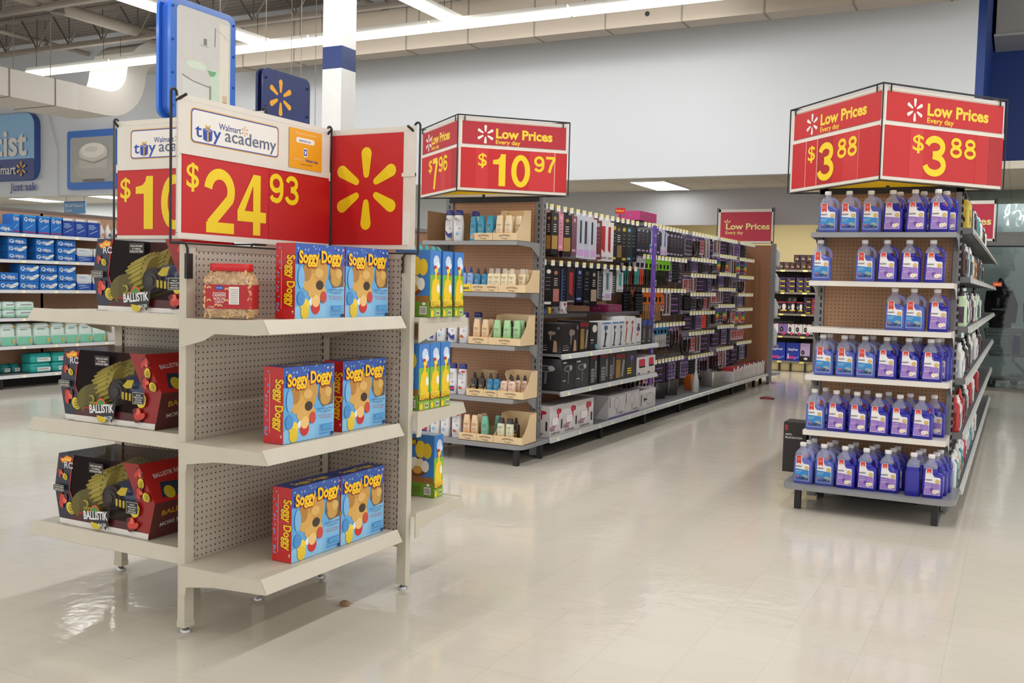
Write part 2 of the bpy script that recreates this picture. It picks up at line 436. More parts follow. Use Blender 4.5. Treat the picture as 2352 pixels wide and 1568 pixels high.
# hanging duct with elbow rising to it
t = thing('branch_duct', 'wide hanging duct ending in a curved elbow near the roof', 'duct', (0, 0, 0))
def sweep(path, x0, x1, hgt, m1):
    mb = MB(); rings = []
    for i, (y, z) in enumerate(path):
        a, b_ = path[max(i - 1, 0)], path[min(i + 1, len(path) - 1)]
        l = math.hypot(b_[0] - a[0], b_[1] - a[1]); ny, nz = -(b_[1] - a[1]) / l * hgt / 2, (b_[0] - a[0]) / l * hgt / 2
        rings.append([(x0, y - ny, z - nz), (x1, y - ny, z - nz), (x1, y + ny, z + nz), (x0, y + ny, z + nz)])
    mb.loft(rings, m1, True, False)
    return mb
DUCTB = C('dcd7ce', .5, var=.03, nscale=2)
bd_ = MB().box(-15.65, -14.6, 5.0, 11.8, 4.275, 4.72, DUCTB)
pth = [(11.8, 4.498), (12.42, 4.498)] + [(12.42 + .64 * math.sin(a), 5.138 - .64 * math.cos(a)) for a in [k * PI / 2 / 7 for k in range(1, 7)]] + [(13.07, 5.16)] + [(13.65 - .56 * math.cos(a), 5.18 + .44 * math.sin(a)) for a in [k * PI / 2 / 6 for k in range(1, 7)]] + [(14.08, 5.62)]
sweep(pth, -15.6, -14.6, .43, C('d6d1c8', .5, var=.03, nscale=2)).build('elbow', t)
for y in (9.2, 10.5, 11.35): bd_.box(-15.658, -14.592, y - .011, y + .011, 4.267, 4.728, SEAM)
bd_.build('duct_run', t)
h_ = MB()
for y in (9.8, 11.3): h_.tube([(-14.65, y, 4.72), (-14.65, y, 6.3)], .008, STEELP, 6); h_.tube([(-15.6, y, 4.72), (-15.6, y, 6.3)], .008, STEELP, 6)
h_.build('hanger_rod', t)
tag(MB().box(-.5, 1.6, 16.0, 16.99, 5.22, 6.3, C('b9b6ae', .6)).box(-.52, 1.6, 15.98, 17.0, 5.2, 5.235, C('cfcbc2', .6)).build('ceiling_bulkhead_box'), 'pale grey boxed duct end against the dark blue wall', 'duct box')

# ------------------------------------------------------------------ tube lights
TUBE = glow('fffefb', TUBE_E, 'fluorescent_tube'); FIX = C('d8d6cf', .5)
def light_fixture(label, group):
    t = thing('tube_light', label, 'ceiling light', (0, 0, 0), 0, group)
    MB().box(-1.1, 1.1, -.075, .075, .05, .11, FIX).build('housing', t)
    g = MB()
    for y in (-.052, .052): g.tube([(-1.095, y, .012), (1.095, y, .012)], .046, TUBE, 10)
    g.build('tube', t)
    h = MB()
    for x in (-.9, .9): h.tube([(x, 0, .11), (x, 0, .46)], .004, WIRE, 5)
    h.build('hanger_rod', t)
    return Kind(t)
LF = light_fixture('', None)
for i in range(6):
    x = -15.7 + 2.23 * i
    LF.at((x, 12.5, 5.18), 0, 'bare tube light along the wall duct, ' + ORD[i] + ' from its free end', 'tube light row along the wall duct')
for nm, x, n in (('behind the blue framed hanging picture', -10.95, 2), ('just past the white column', -7.38, 1)):
    for i in range(n):
        LF.at((x, 11.3 - 2.23 * i, 5.18), PI / 2, 'bare tube light ' + nm + ', ' + ORD[i] + ' from the duct', 'cross rows of tube lights')
# the same rows of tubes go on overhead, behind the camera
def row_lamp(x, y0, y1, z, power, sx=.16):
    l = bpy.data.lights.new('tube_row', 'AREA'); l.shape = 'RECTANGLE'; l.size = sx; l.size_y = y1 - y0; l.energy = power; l.color = (1, .985, .955)
    o = bpy.data.objects.new('tube_row', l); COL.objects.link(o); o.location = (x, (y0 + y1) / 2, z)
for x, y0, y1 in ((-10.95, -6, 7.8), (-7.38, -6, 10.0), (-3.85, -6, 12.2), (-.3, -22, 12.2), (3.3, -6, 12.6), (-15, -6, 6)):
    ym = min(3, y1 - 1); row_lamp(x, y0, ym, 5.18, LAMP * .6 * (ym - y0)); row_lamp(x, ym, y1, 5.18, LAMP * 1.3 * (y1 - ym))
PANEL = glow('fffefa', 6, 'light_panel')
def panel(x0, x1, y0, y1, label):
    t = thing('ceiling_light_panel', label, 'ceiling light', ((x0 + x1) / 2, (y0 + y1) / 2, 3.1), 0, 'flat light panels in the lower ceiling')
    a, b_ = (x1 - x0) / 2, (y1 - y0) / 2
    MB().box(-a, a, -b_, b_, -.02, -.012, PANEL).build('diffuser', t)
    f = MB()
    for q in ((-a - .02, a + .02, -b_ - .02, -b_), (-a - .02, a + .02, b_, b_ + .02), (-a - .02, -a, -b_, b_), (a, a + .02, -b_, b_)): f.box(*q, -.024, -.002, FIX)
    f.build('frame', t)
panel(-5.45, -4.9, 14.45, 15.75, 'flat white light panel in low ceiling above the hair goods aisle')
panel_v = None
panel(-20.0, -19.3, 14.35, 15.3, 'flat light panel in low ceiling below the pharmacist sign')
panel(-17.4, -16.8, 14.3, 14.9, 'flat light panel in low ceiling below the jar picture')
def soft(x, y, z, sx, sy, e, col=(1, .97, .92)):
    l = bpy.data.lights.new('ceiling_fill_lamp', 'AREA'); l.shape = 'RECTANGLE'; l.size = sx; l.size_y = sy; l.energy = e; l.color = col
    o = bpy.data.objects.new('ceiling_fill_lamp', l); COL.objects.link(o); o.location = (x, y, z)
soft(-3.6, 17.6, 3.05, 3, .6, 90); soft(2.3, 18.7, 3.45, 6, 2.4, 300); soft(-17, 15.2, 3.05, 6, .6, 60)  # soft fill under low ceilings; the large lamp added to brighten behind the glass

# ------------------------------------------------------------------ hanging signs and wall signs
FRB = C('2f6fd0', .35, coat=.3); FRBD = C('1b4fae', .4)
def rrpoly(x0, y0, x1, y1, r, n=6):
    out = []
    for q, (cx, cy) in enumerate(((x1 - r, y1 - r), (x0 + r, y1 - r), (x0 + r, y0 + r), (x1 - r, y0 + r))):
        out += [(cx + r * math.cos(q * PI / 2 + k * PI / 2 / (n - 1)), cy + r * math.sin(q * PI / 2 + k * PI / 2 / (n - 1))) for k in range(n)]
    return out
# big double sided picture box, faces +x
t = thing('hanging_picture_sign', 'blue framed hanging box sign with a pale bathroom photograph', 'hanging sign', (-7, 7.07, 2.92))
fr = MB()
fr.prism(rrpoly(-.42, 0, .42, 1.09, .09), -.18, -.145, FRB, 'x', True)
fr.prism(rrpoly(-.39, .03, .39, 1.06, .08), -.145, -.035, FRBD, 'x', True)
fr.prism(rrpoly(-.42, 0, .42, 1.09, .09), -.035, 0, FRB, 'x', True)
for y in (-.39, .39):
    for z in (.1, .4, .7, 1.0): fr.tube([(0, y, z), (.012, y, z)], .012, FRBD, 8)
fr.build('frame', t)
ph = MB(); a = Art(ph, (0.001, -.42, 0), (0, 1, 0), (0, 0, 1))
a.rrect(.075, .06, .765, 1.03, .05, C('d6d5d1', .35)); a.rect(.62, .1, .74, .98, C('ebe5d6', .4)); a.rect(.5, .14, .62, .52, C('cfe3cf', .4)); a.rect(.66, .14, .72, .3, C('d8c3a0', .4)); a.rect(.66, .2, .72, .235, C('b98658', .4))
a.poly([(.16, .12), (.5, .08), (.52, .32), (.40, .36), (.2, .37), (.14, .4)], C('dcdcd8', .4)); a.line([(.14, .405), (.28, .365), (.48, .345)], .012, C('8f8f8c', .4))
a.ell(.32, .52, .13, .04, C('dbe8d6', .4)); a.poly([(.46, .5), (.58, .505), (.55, .46), (.5, .45)], C('76b283', .4)); a.rect(.485, .12, .51, .36, C('8f9a86', .4))
a.rect(.41, .73, .45, .79, C('7f7f7c', .4)); a.rect(.36, .715, .47, .725, C('b9b9b5', .4)); a.line([(.555, .74), (.56, .92)], .008, C('77787a', .4)); a.line([(.57, .9), (.66, .885), (.71, .84)], .006, C('d2d2ce', .4))
ph.build('picture', t)
h_ = MB()
for y in (-.3, .3): h_.tube([(-.09, y, 1.09), (-.09, y, 3.38)], .005, STEELP, 5)
h_.build('hanging_wire', t)
# navy find-the sign
t = thing('hanging_store_sign', 'navy hanging sign with a yellow spark mark and white lettering', 'hanging sign', (-7, 8.265, 2.62))
fr = MB(); NV = C('26346f', .4, coat=.2); NVD = C('1b2654', .45)
fr.prism(rrpoly(-.375, 0, .375, 1.0, .08), -.1, -.07, NVD, 'x', True); fr.prism(rrpoly(-.34, .02, .34, .97, .07), -.07, -.02, NVD, 'x', True); fr.prism(rrpoly(-.375, 0, .375, 1.0, .08), -.02, 0, NV, 'x', True)
for y in (-.33, .33):
    for z in (.3, .6, .9): fr.tube([(0, y, z), (.012, y, z)], .013, NVD, 8)
a = Art(fr, (.001, -.375, 0), (0, 1, 0), (0, 0, 1)); a.spark(.27, .73, .19, GOLD)
a.text('Find the', .09, .37, .12, WHITE, w=.49, al='l', bold=.0); a.text('right look', .09, .2, .1, WHITE, w=.4, al='l', bold=0)
fr.build('sign_box', t)
h_ = MB()
for y in (-.28, .28): h_.tube([(-.05, y, 1.0), (-.05, y, 3.68)], .004, STEELP, 5)
h_.build('hanging_wire', t)
t = thing('hanging_blue_sign', 'plain light blue hanging panel beside the white column', 'hanging sign', (-8.6, 10.75, 2.55))
MB().prism(rrpoly(-.7, 0, .1, .75, .05), -.05, 0, C('5aa2e6', .4), 'x', True).build('panel', t)
h_ = MB(); h_.tube([(-.02, -.5, .75), (-.02, -.5, 3.75)], .005, STEELP, 5); h_.tube([(-.02, 0, .75), (-.02, 0, 3.75)], .005, STEELP, 5); h_.build('hanging_wire', t)
# pharmacist sign on the wall
t = thing('pharmacist_sign', 'rounded two-tone blue pharmacist sign with white raised lettering on wall', 'wall sign', (-20.6, 14.1, 3.42))
LB = C('8fc1ea', .4)
MB().prism(rrpoly(-2.0, 0, 2.0, 1.42, .28), -.14, 0, C('3c5a9a', .5), 'y', True).build('backing', t)
fm = MB(); a = Art(fm, (-2.0, -.14, 0), (1, 0, 0), (0, 0, 1), .004, .003)
a.rrect(0.01, 0.01, 3.99, 1.41, .27, LB, 7); a.rrect(0.01, 0.01, 3.99, .45, .05, C('263a82', .4)); fm.build('face', t)
lm = MB(); a = Art(lm, (-2.0, -.16, 0), (1, 0, 0), (0, 0, 1), .004, .003); a.text('Pharmacist', 2.0, .53, .56, WHITE, w=3.55, bold=.025)
a.text('Walmart', 2.95, .13, .21, WHITE, w=.95, bold=.012); a.spark(3.6, .235, .16, GOLD); lm.build('lettering', t)
lm = MB(); a = Art(lm, (-20.0, 14.04, 3.17), (1, 0, 0), (0, 0, 1)); a.text('Just ask', .92, .04, .17, C('23398c', .4), w=.86, bold=.02)
vs, fs = list(lm.v), list(lm.f)
tag(lm.build('wall_lettering'), 'raised navy lettering on wall under the pharmacist sign', 'lettering')
t = thing('wall_picture', 'blue framed picture of an open white cream jar on wall', 'picture', (-16.93, 14.1, 3.19))
MB().prism(rrpoly(-.72, 0, .72, 1.19, .06), -.1, 0, C('2f6fc6', .4), 'y').build('frame', t)
pm = MB(); a = Art(pm, (-.72, -.1, 0), (1, 0, 0), (0, 0, 1), .003, .003)
a.rrect(.1, .14, 1.4, 1.05, .06, C('a9a9a6', .4)); a.ell(.8, .42, .56, .27, C('b5b1ab', .4)); a.rect(.38, .42, 1.2, .75, C('c3bfb8', .4)); a.ell(.79, .74, .42, .19, C('d3cec5', .4)); a.ell(.78, .78, .36, .15, C('ebe7df', .4)); a.ell(.74, .8, .18, .06, C('d9d4ca', .4)); a.line([(.4, .62), (.8, .52), (1.18, .62)], .02, C('9c9892', .4)); a.rect(.5, .15, 1.1, .2, C('6f6c69', .4))
pm.build('picture', t)
tag(MB().tube([(-18.45, 14.06, 5.2), (-18.0, 14.06, 4.0), (-18.02, 14.06, 3.6), (-18.0, 14.06, 3.05)], .012, C('c9ccce', .5), 6).build('wall_cable'), 'thin pale cable hanging down wall beside the pharmacist sign', 'cable')
t = thing('pressure_check_sign', 'small blue blood pressure check sign hung from the low ceiling', 'hanging sign', (-17.92, 14.4, 2.73))
sm = MB(); sm.box(-.33, .33, 0, .02, 0, .26, C('5f93c4', .5)); a = Art(sm, (-.33, 0, 0), (1, 0, 0), (0, 0, 1), .002, .002); a.rect(0, .235, .66, .26, C('3b5f94', .5)); a.text('Blood Pressure', .04, .14, .07, WHITE, w=.55, al='l', bold=0); a.text('Check', .04, .04, .07, WHITE, w=.22, al='l', bold=0); sm.build('panel', t)
MB().tube([(-.28, .01, .26), (-.28, .01, .37)], .006, STEELP, 5).tube([(.28, .01, .26), (.28, .01, .37)], .006, STEELP, 5).build('hanging_rod', t)
# ------------------------------------------------------------------ four-way display rack
PEGC = peg('bdb5a9', '2a2622'); PEGB = peg('b98a66', '4a2f20', .0254, .0034, 'brown_pegboard', .4); PEGK = peg('3a3533', 'b0a79a', .0254, .0045, 'dark_pegboard')
def slots(mb, x, y, z0, z1, m, n=None, pitch=.032, w=.006, h=.018, face='y'):
    z = z0
    while z < z1:
        if face == 'y': mb.box(x - w / 2, x + w / 2, y - .0006, y + .0006, z, z + h, m)
        else: mb.box(x - .0006, x + .0006, y - w / 2, y + w / 2, z, z + h, m)
        z += pitch
rack = thing('display_rack', 'cream four-way pegboard rack with three shelves on each arm', 'store rack', (-3.2, 3.62, 0))
RO = V((-3.2, 3.62, 0))
ARMS = [((-2.973, 2.895), (0, 1), (1.287, .79, .292)), ((-2.512, 3.862), (-1, 0), (1.287, .845, .365)), ((-3.905, 3.385), (1, 0), (1.287, .797, .325)), ((-3.432, 4.33), (0, -1), (1.287, .8, .33))]
LARM = .925
for (ox, oy), (dx, dy), zs in ARMS:
    rz = math.atan2(dy, dx); loc = V((ox, oy, 0)) - RO
    p = MB(); p.box(0, .05, -.019, .019, .024, 1.588, CREAM); p.box(.05, .058, -.014, .014, .2, 1.588, CREAM_D)
    p.box(-.002, .052, -.021, .021, .024, .05, CREAM)
    slots(p, .054, -.0147, .24, 1.56, SLOT); slots(p, .054, .0147, .24, 1.56, SLOT)
    p.lathe([(.006, .012), (.006, .025)], STEEL, 8, (.025, 0)); p.lathe([(.022, 0), (.022, .008), (.012, .016)], STEEL, 14, (.025, 0))
    p.build('post', rack, loc, rz)
    p = MB(); p.box(LARM - .045, LARM, -.016, .016, .024, 1.575, CREAM); slots(p, LARM - .05, -.0165, .24, 1.55, SLOT); slots(p, LARM - .05, .0165, .24, 1.55, SLOT)
    p.lathe([(.02, 0), (.02, .008), (.006, .016), (.006, .025)], STEEL, 12, (LARM - .022, 0))
    p.build('inner_post', rack, loc, rz)
    p = MB(); p.box(.058, LARM - .045, -.011, .011, .25, 1.562, PEGC); p.build('pegboard', rack, loc, rz)
    MB().box(.05, LARM - .04, -.015, .015, 1.558, 1.588, CREAM).build('top_rail', rack, loc, rz); MB().box(.05, LARM - .04, -.015, .015, .2, .25, CREAM).build('bottom_rail', rack, loc, rz)
    for k, z in enumerate(zs):
        s = MB()
        s.prism([(-.017, z - .02), (-.017, z), (-.435, z), (-.443, z + .008), (-.475, z - .046), (-.468, z - .05), (-.44, z - .012), (-.43, z - .02)], -.028, .9, CREAM, 'x')
        if k == 2:
            for r_ in range(3): 
                for i in range(60): s.box(.0 + i * .0148, .007 + i * .0148, -.405 + r_ * .011, -.402 + r_ * .011, z, z + .0006, CREAM_D)
        so = s.build('shelf', rack, loc, rz)
        for x in (-.03, .897):
            b = MB(); b.prism([(-.016, z - .002), (-.016, z - .12), (-.05, z - .12), (-.055, z - .085), (-.2, z - .062), (-.44, z - .05), (-.468, z - .048), (-.443, z - .001)] if k else [(-.016, z), (-.016, z - .118), (-.14, z - .085), (-.2, z - .056), (-.4, z - .054), (-.468, z - .048), (-.443, z - .001)], x, x + .006, CREAM, 'x')
            b.build('bracket', so)

# ------------------------------------------------------------------ price signs
def sign_frame(mb, W, H, split, mid=.018):
    mb.box(0, W, 0, .012, 0, .022, OFFW).box(0, W, 0, .012, H - .022, H, OFFW).box(0, W, -.003, .012, split - mid / 2, split + mid / 2, OFFW)
    mb.box(-.004, .006, -.002, .012, split - .02, split + .02, OFFW).box(W - .006, W + .004, -.002, .012, split - .02, split + .02, OFFW)
def wire_stand(W, H, hook_l=True, hook_r=True, drop=.09):
    w = MB()
    for x, on, d in ((-.03, hook_l, 1), (W + .02, hook_r, -1)):
        if not on: continue
        arc = [(x + d * (.014 - .014 * math.cos(a)), .008, H + .0 + .014 * math.sin(a)) for a in [k * PI / 8 for k in range(9)]]
        w.tube([(x, .008, -.01), (x, .008, H)] + arc + [(x + d * .028, .008, H - .012)], .0055, WIRE, 7)
        w.tube([(x, .008, -.005), (x, .008, -.02), (x + d * .02, -.0225, -.02), (x + d * .05, -.0225, -.02), (x + d * .06, -.0225, -.04), (x + d * .06, -.0225, -.02 - drop)], .0055, WIRE, 7)
        w.tube([(x + d * .03, .014, H - .03), (x + d * .045, -.03, H - .004)], .006, WIRE, 6)
    w.box(.014, .046, -.036, -.0225, -.16, -.06, WIRE) if hook_l else None
    w.tube([(.03 if hook_l else .55, -.0225, -.02), (W - .03, -.0225, -.02)], .004, WIRE, 6)
    return w
TOYB = C('2a4aa8', .45); TOYY = C('e0a822', .45); GRT = C('5e6a86', .5); ORG = C('f0a51e', .45)
def toy_header(par, W, x0, off=0.0, tail=True):
    h = MB(); h.box(.0, W, .001, .01, .348, .545, OFFW); a = Art(h, (0, .001, 0), (1, 0, 0), (0, 0, 1))
    a.rrect(x0, .383, x0 + .525, .523, .02, TOYY); a.rrect(x0 + .0035, .3865, x0 + .5215, .5195, .018, TOYB); a.rrect(x0 + .008, .391, x0 + .517, .515, .015, C('efece8', .45))
    a.text('Walmart', x0 + .155, .457, .026, C('2b3f86', .45), w=.13, al='l'); a.spark(x0 + .308, .47, .022, C('d9a77a', .45))
    a.text('t', x0 + .024, .411, .055, TOYB, w=.036, al='l', bold=.012); a.text('y', x0 + .122, .411, .055, TOYB, w=.046, al='l', bold=.012)
    a.poly([(x0 + .066, .442), (x0 + .068, .404), (x0 + .092, .396), (x0 + .116, .404), (x0 + .118, .442)], TOYB); a.poly([(x0 + .062, .445), (x0 + .092, .455), (x0 + .122, .445), (x0 + .092, .434)], C('4f74d6', .45)); a.poly([(x0 + .088, .397), (x0 + .096, .397), (x0 + .096, .436), (x0 + .088, .436)], TOYY); a.line([(x0 + .077, .45), (x0 + .107, .439)], .006, TOYY); a.line([(x0 + .08, .462), (x0 + .093, .452), (x0 + .106, .463)], .006, TOYY)
    a.text('academy', x0 + .19, .413, .054, GRT, w=.315, al='l', bold=.0)
    if tail:
        a.rect(W - .298, .355, W - .064, .535, ORG); a.text('Shop the toy academy', W - .18, .512, .01, C('f7d28a', .5), w=.15); a.rrect(W - .25, .473, W - .12, .497, .008, C('f5f1ea', .45)); a.text('walmart.ca', W - .19, .479, .013, TOYB, w=.085)
        a.rrect(W - .198, .412, W - .17, .452, .004, C('f5f1ea', .45)); a.rect(W - .195, .418, W - .173, .447, TOYB); a.rect(W - .19, .424, W - .178, .44, WHITE)
        a.text('download the', W - .225, .392, .012, C('f7d28a', .5), w=.08); a.text('Walmart App', W - .14, .392, .012, TOYB, w=.09); a.text('for tablets and phones', W - .18, .375, .006, C('8a6a30', .5), w=.09)
    h.build('header_card', par)
def price_card(par, W, z1, x0=0, body=RED, cuts=()):
    h = MB(); h.box(x0, W, .001, .01, .02, z1, body); a = Art(h, (0, .001, 0), (1, 0, 0), (0, 0, 1))
    for i, (p, q, m) in enumerate(cuts): a.rect(p, .021, q, z1 - .001, m); a.h -= a.step
    a.h += a.step
    return h, a
def rack_sign(label, loc, rz, W=.955, star=False):
    t = thing('price_sign', label, 'price sign', loc, rz, 'price signs standing on the four-way rack')
    f = MB()
    if star: f.box(0, W, 0, .012, 0, .022, OFFW).box(0, W, 0, .012, .545, .567, OFFW).box(.885, W, -.004, .012, .335, .352, OFFW)
    else: sign_frame(f, W, .567, .342); f.box(0, .02, .002, .011, .02, .345, OFFW)
    f.build('frame', t)
    return t
SW = .955
t = rack_sign('large red price sign reading 24.93 under a toy academy header', (-2.968, 2.862, 1.603), PI / 2)
toy_header(t, SW, .065)
h, a = price_card(t, SW, .34, .022, RED, ((.53, .955, C('bf141b', .45)),))
a.text('$', .078, .206, .1, YEL, w=.068, bold=.01); a.digits('24', .143, .034, .26, .178, YEL, .06); a.digits('93', .528, .185, .13, .096, YEL, .1); a.rect(.53, .02, .5318, .34, REDL)
h.build('price_card', t); wire_stand(SW, .567).build('wire_stand', t)
t = rack_sign('red sign with a big yellow spark mark and blank white header', (-3.46, 3.85, 1.603), 0, star=True)
h = MB(); h.box(0, SW, .001, .01, .345, .545, OFFW); h.build('header_card', t)
h = MB(); h.box(0, .89, -.002, .01, .02, .54, RED); h.box(.89, SW, .002, .01, .02, .345, OFFW); h.box(.895, .925, -.004, .003, .02, .17, C('e9e6e2', .4)); a = Art(h, (0, -.002, 0), (1, 0, 0), (0, 0, 1)); a.spark(.684, .285, .195, YEL, .98)
h.build('price_card', t); wire_stand(SW, .567, False).build('wire_stand', t)
t = rack_sign('red toy price sign partly hidden behind the 24.93 sign', (-3.905, 3.378, 1.62), 0, .905)
toy_header(t, .905, .09)
h, a = price_card(t, .905, .34, 0, RED)
a.text('$', .058, .2, .1, YEL, w=.07, bold=.01); a.digits('10', .12, .052, .25, .168, YEL, .04); a.digits('97', .5, .18, .13, .096, YEL, .1)
h.build('price_card', t); wire_stand(.905, .567).build('wire_stand', t)

# ------------------------------------------------------------------ toys and snacks on the rack
# toy car window boxes
def racer():
    t = thing('toy_car_box', '', 'toy box')
    NVY = C('1c2438', .35); DRED = C('7c1518', .35); BRED = C('b3201f', .35); MAR = C('63302f', .4); YL = C('d8c12a', .4); OLV = C('c2b552', .5); OLD = C('6b6430', .5)
    prof = [(-.245, .02), (-.275, .02), (-.315, .17), (-.29, .32), (.2, .32), (.315, .165), (.272, 0), (-.275, 0)]
    prof = [(-.278, 0), (-.315, .165), (-.288, .318), (.212, .318), (.312, .16), (.272, 0)]
    b = MB()
    # back, floor, sides and roof of the carton, leaving a window in front and above
    b.prism(prof, .3, .31, MAR, 'y')
    n = len(prof); fr = [(x, 0, z) for x, z in prof]; bk = [(x, .31, z) for x, z in prof]
    b.add([fr[0], fr[5], bk[5], bk[0]], [(0, 1, 2, 3)], C('d9d5d0', .5))
    b.add([fr[1], fr[0], bk[0], bk[1]], [(0, 1, 2, 3)], NVY); b.add([fr[2], fr[1], bk[1], bk[2]], [(0, 1, 2, 3)], NVY)
    b.add([fr[4], fr[3], bk[3], bk[4]], [(0, 1, 2, 3)], BRED); b.add([fr[5], fr[4], bk[4], bk[5]], [(0, 1, 2, 3)], MAR)
    # front frame: dark panel at one side and below, red panel at the other
    b.add([(x, .0, z) for x, z in ((-.278, 0), (-.315, .165), (-.288, .318), (-.19, .318), (-.225, .16), (-.17, .062))], [(5, 4, 3, 2, 1, 0)], NVY)
    b.add([(x, .0, z) for x, z in ((-.278, 0), (-.17, .062), (.16, .06), (.272, 0))], [(0, 3, 2, 1)], C('4a1114', .35))
    b.add([(x, .0, z) for x, z in ((.272, 0), (.16, .06), (.205, .16), (.12, .318), (.212, .318), (.312, .16))], [(5, 4, 3, 2, 1, 0)], C('8f191a', .35))
    b.add([(-.278, -.0006, 0), (.272, -.0006, 0), (.275, -.0006, .026), (-.284, -.0006, .026)], [(0, 1, 2, 3)], C('e6e3df', .4))
    a = Art(b, (0, 0, 0), (1, 0, 0), (0, 0, 1), .0012)
    a.line([(-.19, .316), (-.2, .28), (-.218, .16), (-.17, .064), (.0, .06)], .005, C('c22026', .4))
    FL = C('f08a1d', .4); a.poly([(-.278, .29), (-.255, .3), (-.235, .312), (-.2, .305), (-.207, .285), (-.24, .283), (-.26, .275)], FL); a.poly([(-.283, .3), (-.27, .285), (-.262, .3)], C('d11f25', .4)); a.text('Hot Wheels', -.238, .288, .013, C('f6e36a', .4), w=.06, rot=.12, bold=.03)
    a.text('RC', -.222, .256, .028, C('c9cbd2', .35), w=.055, bold=.03)
    def robot(cx, cz, k, rot):
        R1, R2, DKR = C('c23a30', .35), C('e0604a', .35), C('5a1814', .4); c_, s_ = math.cos(rot), math.sin(rot)
        def P(x, y): return (cx + k * (x * c_ - y * s_), cz + k * (x * s_ + y * c_))
        for x, y, rx, ry, m in ((-.02, .035, .022, .03, DKR), (-.012, .03, .02, .024, R1), (.0, .02, .014, .016, R2), (-.03, .01, .012, .02, R1), (.012, .034, .01, .014, DKR)): q = P(x, y); a.ell(q[0], q[1], rx * k, ry * k, m, rot, 12)
        for x, y in ((.02, -.022), (.028, -.03)):
            q = P(x, y); a.ell(q[0], q[1], .023 * k, .027 * k, YL, rot, 16)
        for f, m in ((.8, C('51480f', .4)), (.66, YL), (.42, C('51480f', .4)), (.2, YL)): a.ell(q[0], q[1], .023 * k * f, .027 * k * f, m, rot, 14)
    robot(-.262, .222, .55, .5); robot(-.236, .092, .95, .4); robot(.225, .262, .72, -.3); robot(.245, .19, .72, .6); robot(.2, .085, 1.0, 2.2)
    a.rrect(-.31, .15, -.24, .177, .004, C('e5e2c8', .4)); a.rrect(-.3085, .1515, -.2415, .1755, .003, C('17171b', .4)); a.text('EXTENDED SPEED', -.275, .165, .006, WHITE, w=.058); a.text('VITESSE EXTREME', -.275, .155, .006, WHITE, w=.058)
    a.rrect(.155, .105, .225, .155, .004, C('e5e2c8', .4)); a.rrect(.1565, .1065, .2235, .1535, .003, C('17171b', .4))
    for i, tx in enumerate(('WILD', 'TUMBLING STUNTS', 'CASCADES', 'INCROYABLES')): a.text(tx, .19, .141 - i * .01, .006, WHITE, w=.02 + .035 * min(1, len(tx) / 14))
    a.rrect(-.075, .255, .015, .3, .003, C('26181b', .4)); a.text('ROLLS ON LAND', -.03, .283, .008, WHITE, w=.07); a.text('& TUMBLES', -.03, .272, .006, WHITE, w=.05); a.text('ROULE SUR TERRE', -.03, .26, .008, WHITE, w=.075)
    a.ell(-.035, .065, .035, .05, C('d2562a', .4)); a.ell(-.035, .085, .022, .022, C('3f8a3c', .4)); a.ell(-.03, .03, .03, .022, YL)
    a.poly([(-.115, .045), (-.105, .075), (.05, .1), (.06, .12), (.045, .03), (.03, .012), (.02, .03)], C('15161b', .35)); a.text('BALLISTIK', -.03, .052, .036, C('e6e7ea', .35), w=.15, rot=.09, bold=.03); a.text('RACER', .012, .026, .014, C('e6e7ea', .35), w=.05, rot=.09)
    a.text('Requires batteries', -.24, .005, .006, C('77736f', .5), w=.07); a.text('piles non comprises', .12, .005, .005, C('77736f', .5), w=.14)
    # side panel prints
    a2 = Art(b, (.304, .04, .17), (-.0, 1, 0), V((-.1, 0, .158)).normalized(), .003); 
    a2 = Art(b, (.272, .0, 0), (0, 1, 0), V((.04, 0, .16)).normalized(), .0008)
    a2.text('BALLISTIK', .15, .11, .025, C('e0a52c', .4), w=.2, rot=.1); a2.text('MORE STUNTS', .15, .06, .018, C('d7d7da', .4), w=.2, rot=.1)
    a3 = Art(b, (.312, 0, .16), (0, 1, 0), V((-.1, 0, .158)).normalized(), .0008); a3.text('BALLISTIK RACER', .15, .12, .02, C('d9dade', .4), w=.2, rot=.08); a3.poly([(.05, .02), (.25, .02), (.27, .08), (.07, .09)], C('203048', .4)); a3.ell(.1, .04, .03, .03, C('c9b431', .4))
    b.build('carton', t)
    # toy car seen through the window: ribbed drum at one end, blue nose with yellow flashes at the other, black wheel between
    v = MB(); DB = C('29426e', .3, coat=.5)
    def drum(cx, cy, cz, r, w, tilt):
        n = 26; rings = []
        for k, (ss, rr_) in enumerate(((-w / 2, r * .8), (-w / 2 + .015, r), (w / 2 - .015, r), (w / 2, r * .8))):
            rings.append([(cx + ss * math.cos(tilt) - 0, cy + rr_ * math.cos(2 * PI * i / n), cz + rr_ * math.sin(2 * PI * i / n) + ss * math.sin(tilt)) for i in range(n)])
        v.loft(rings, OLV, True, True)
        for i in range(n):
            an = 2 * PI * i / n; c_, s_ = math.cos(an), math.sin(an)
            v.tube([(cx - w * .42 * math.cos(tilt), cy + r * 1.02 * c_, cz + r * 1.02 * s_ - w * .42 * math.sin(tilt)), (cx + w * .42 * math.cos(tilt), cy + r * 1.02 * c_, cz + r * 1.02 * s_ + w * .42 * math.sin(tilt))], .006, OLV, 4)
    drum(-.105, .12, .155, .088, .13, .35); drum(-.06, .2, .19, .085, .13, .35)
    v.tube([(-.14, .035, .1), (-.13, .022, .1)], .068, OLD, 18)
    for k, (dx, dz) in enumerate(((-.03, .03), (.0, .0), (.03, -.03), (-.04, -.005), (.01, -.035))):
        hx = [(-.135 + dx + .018 * math.cos(q * PI / 3), .016, .1 + dz + .018 * math.sin(q * PI / 3)) for q in range(7)]; v.tube(hx, .005, OLV, 5)
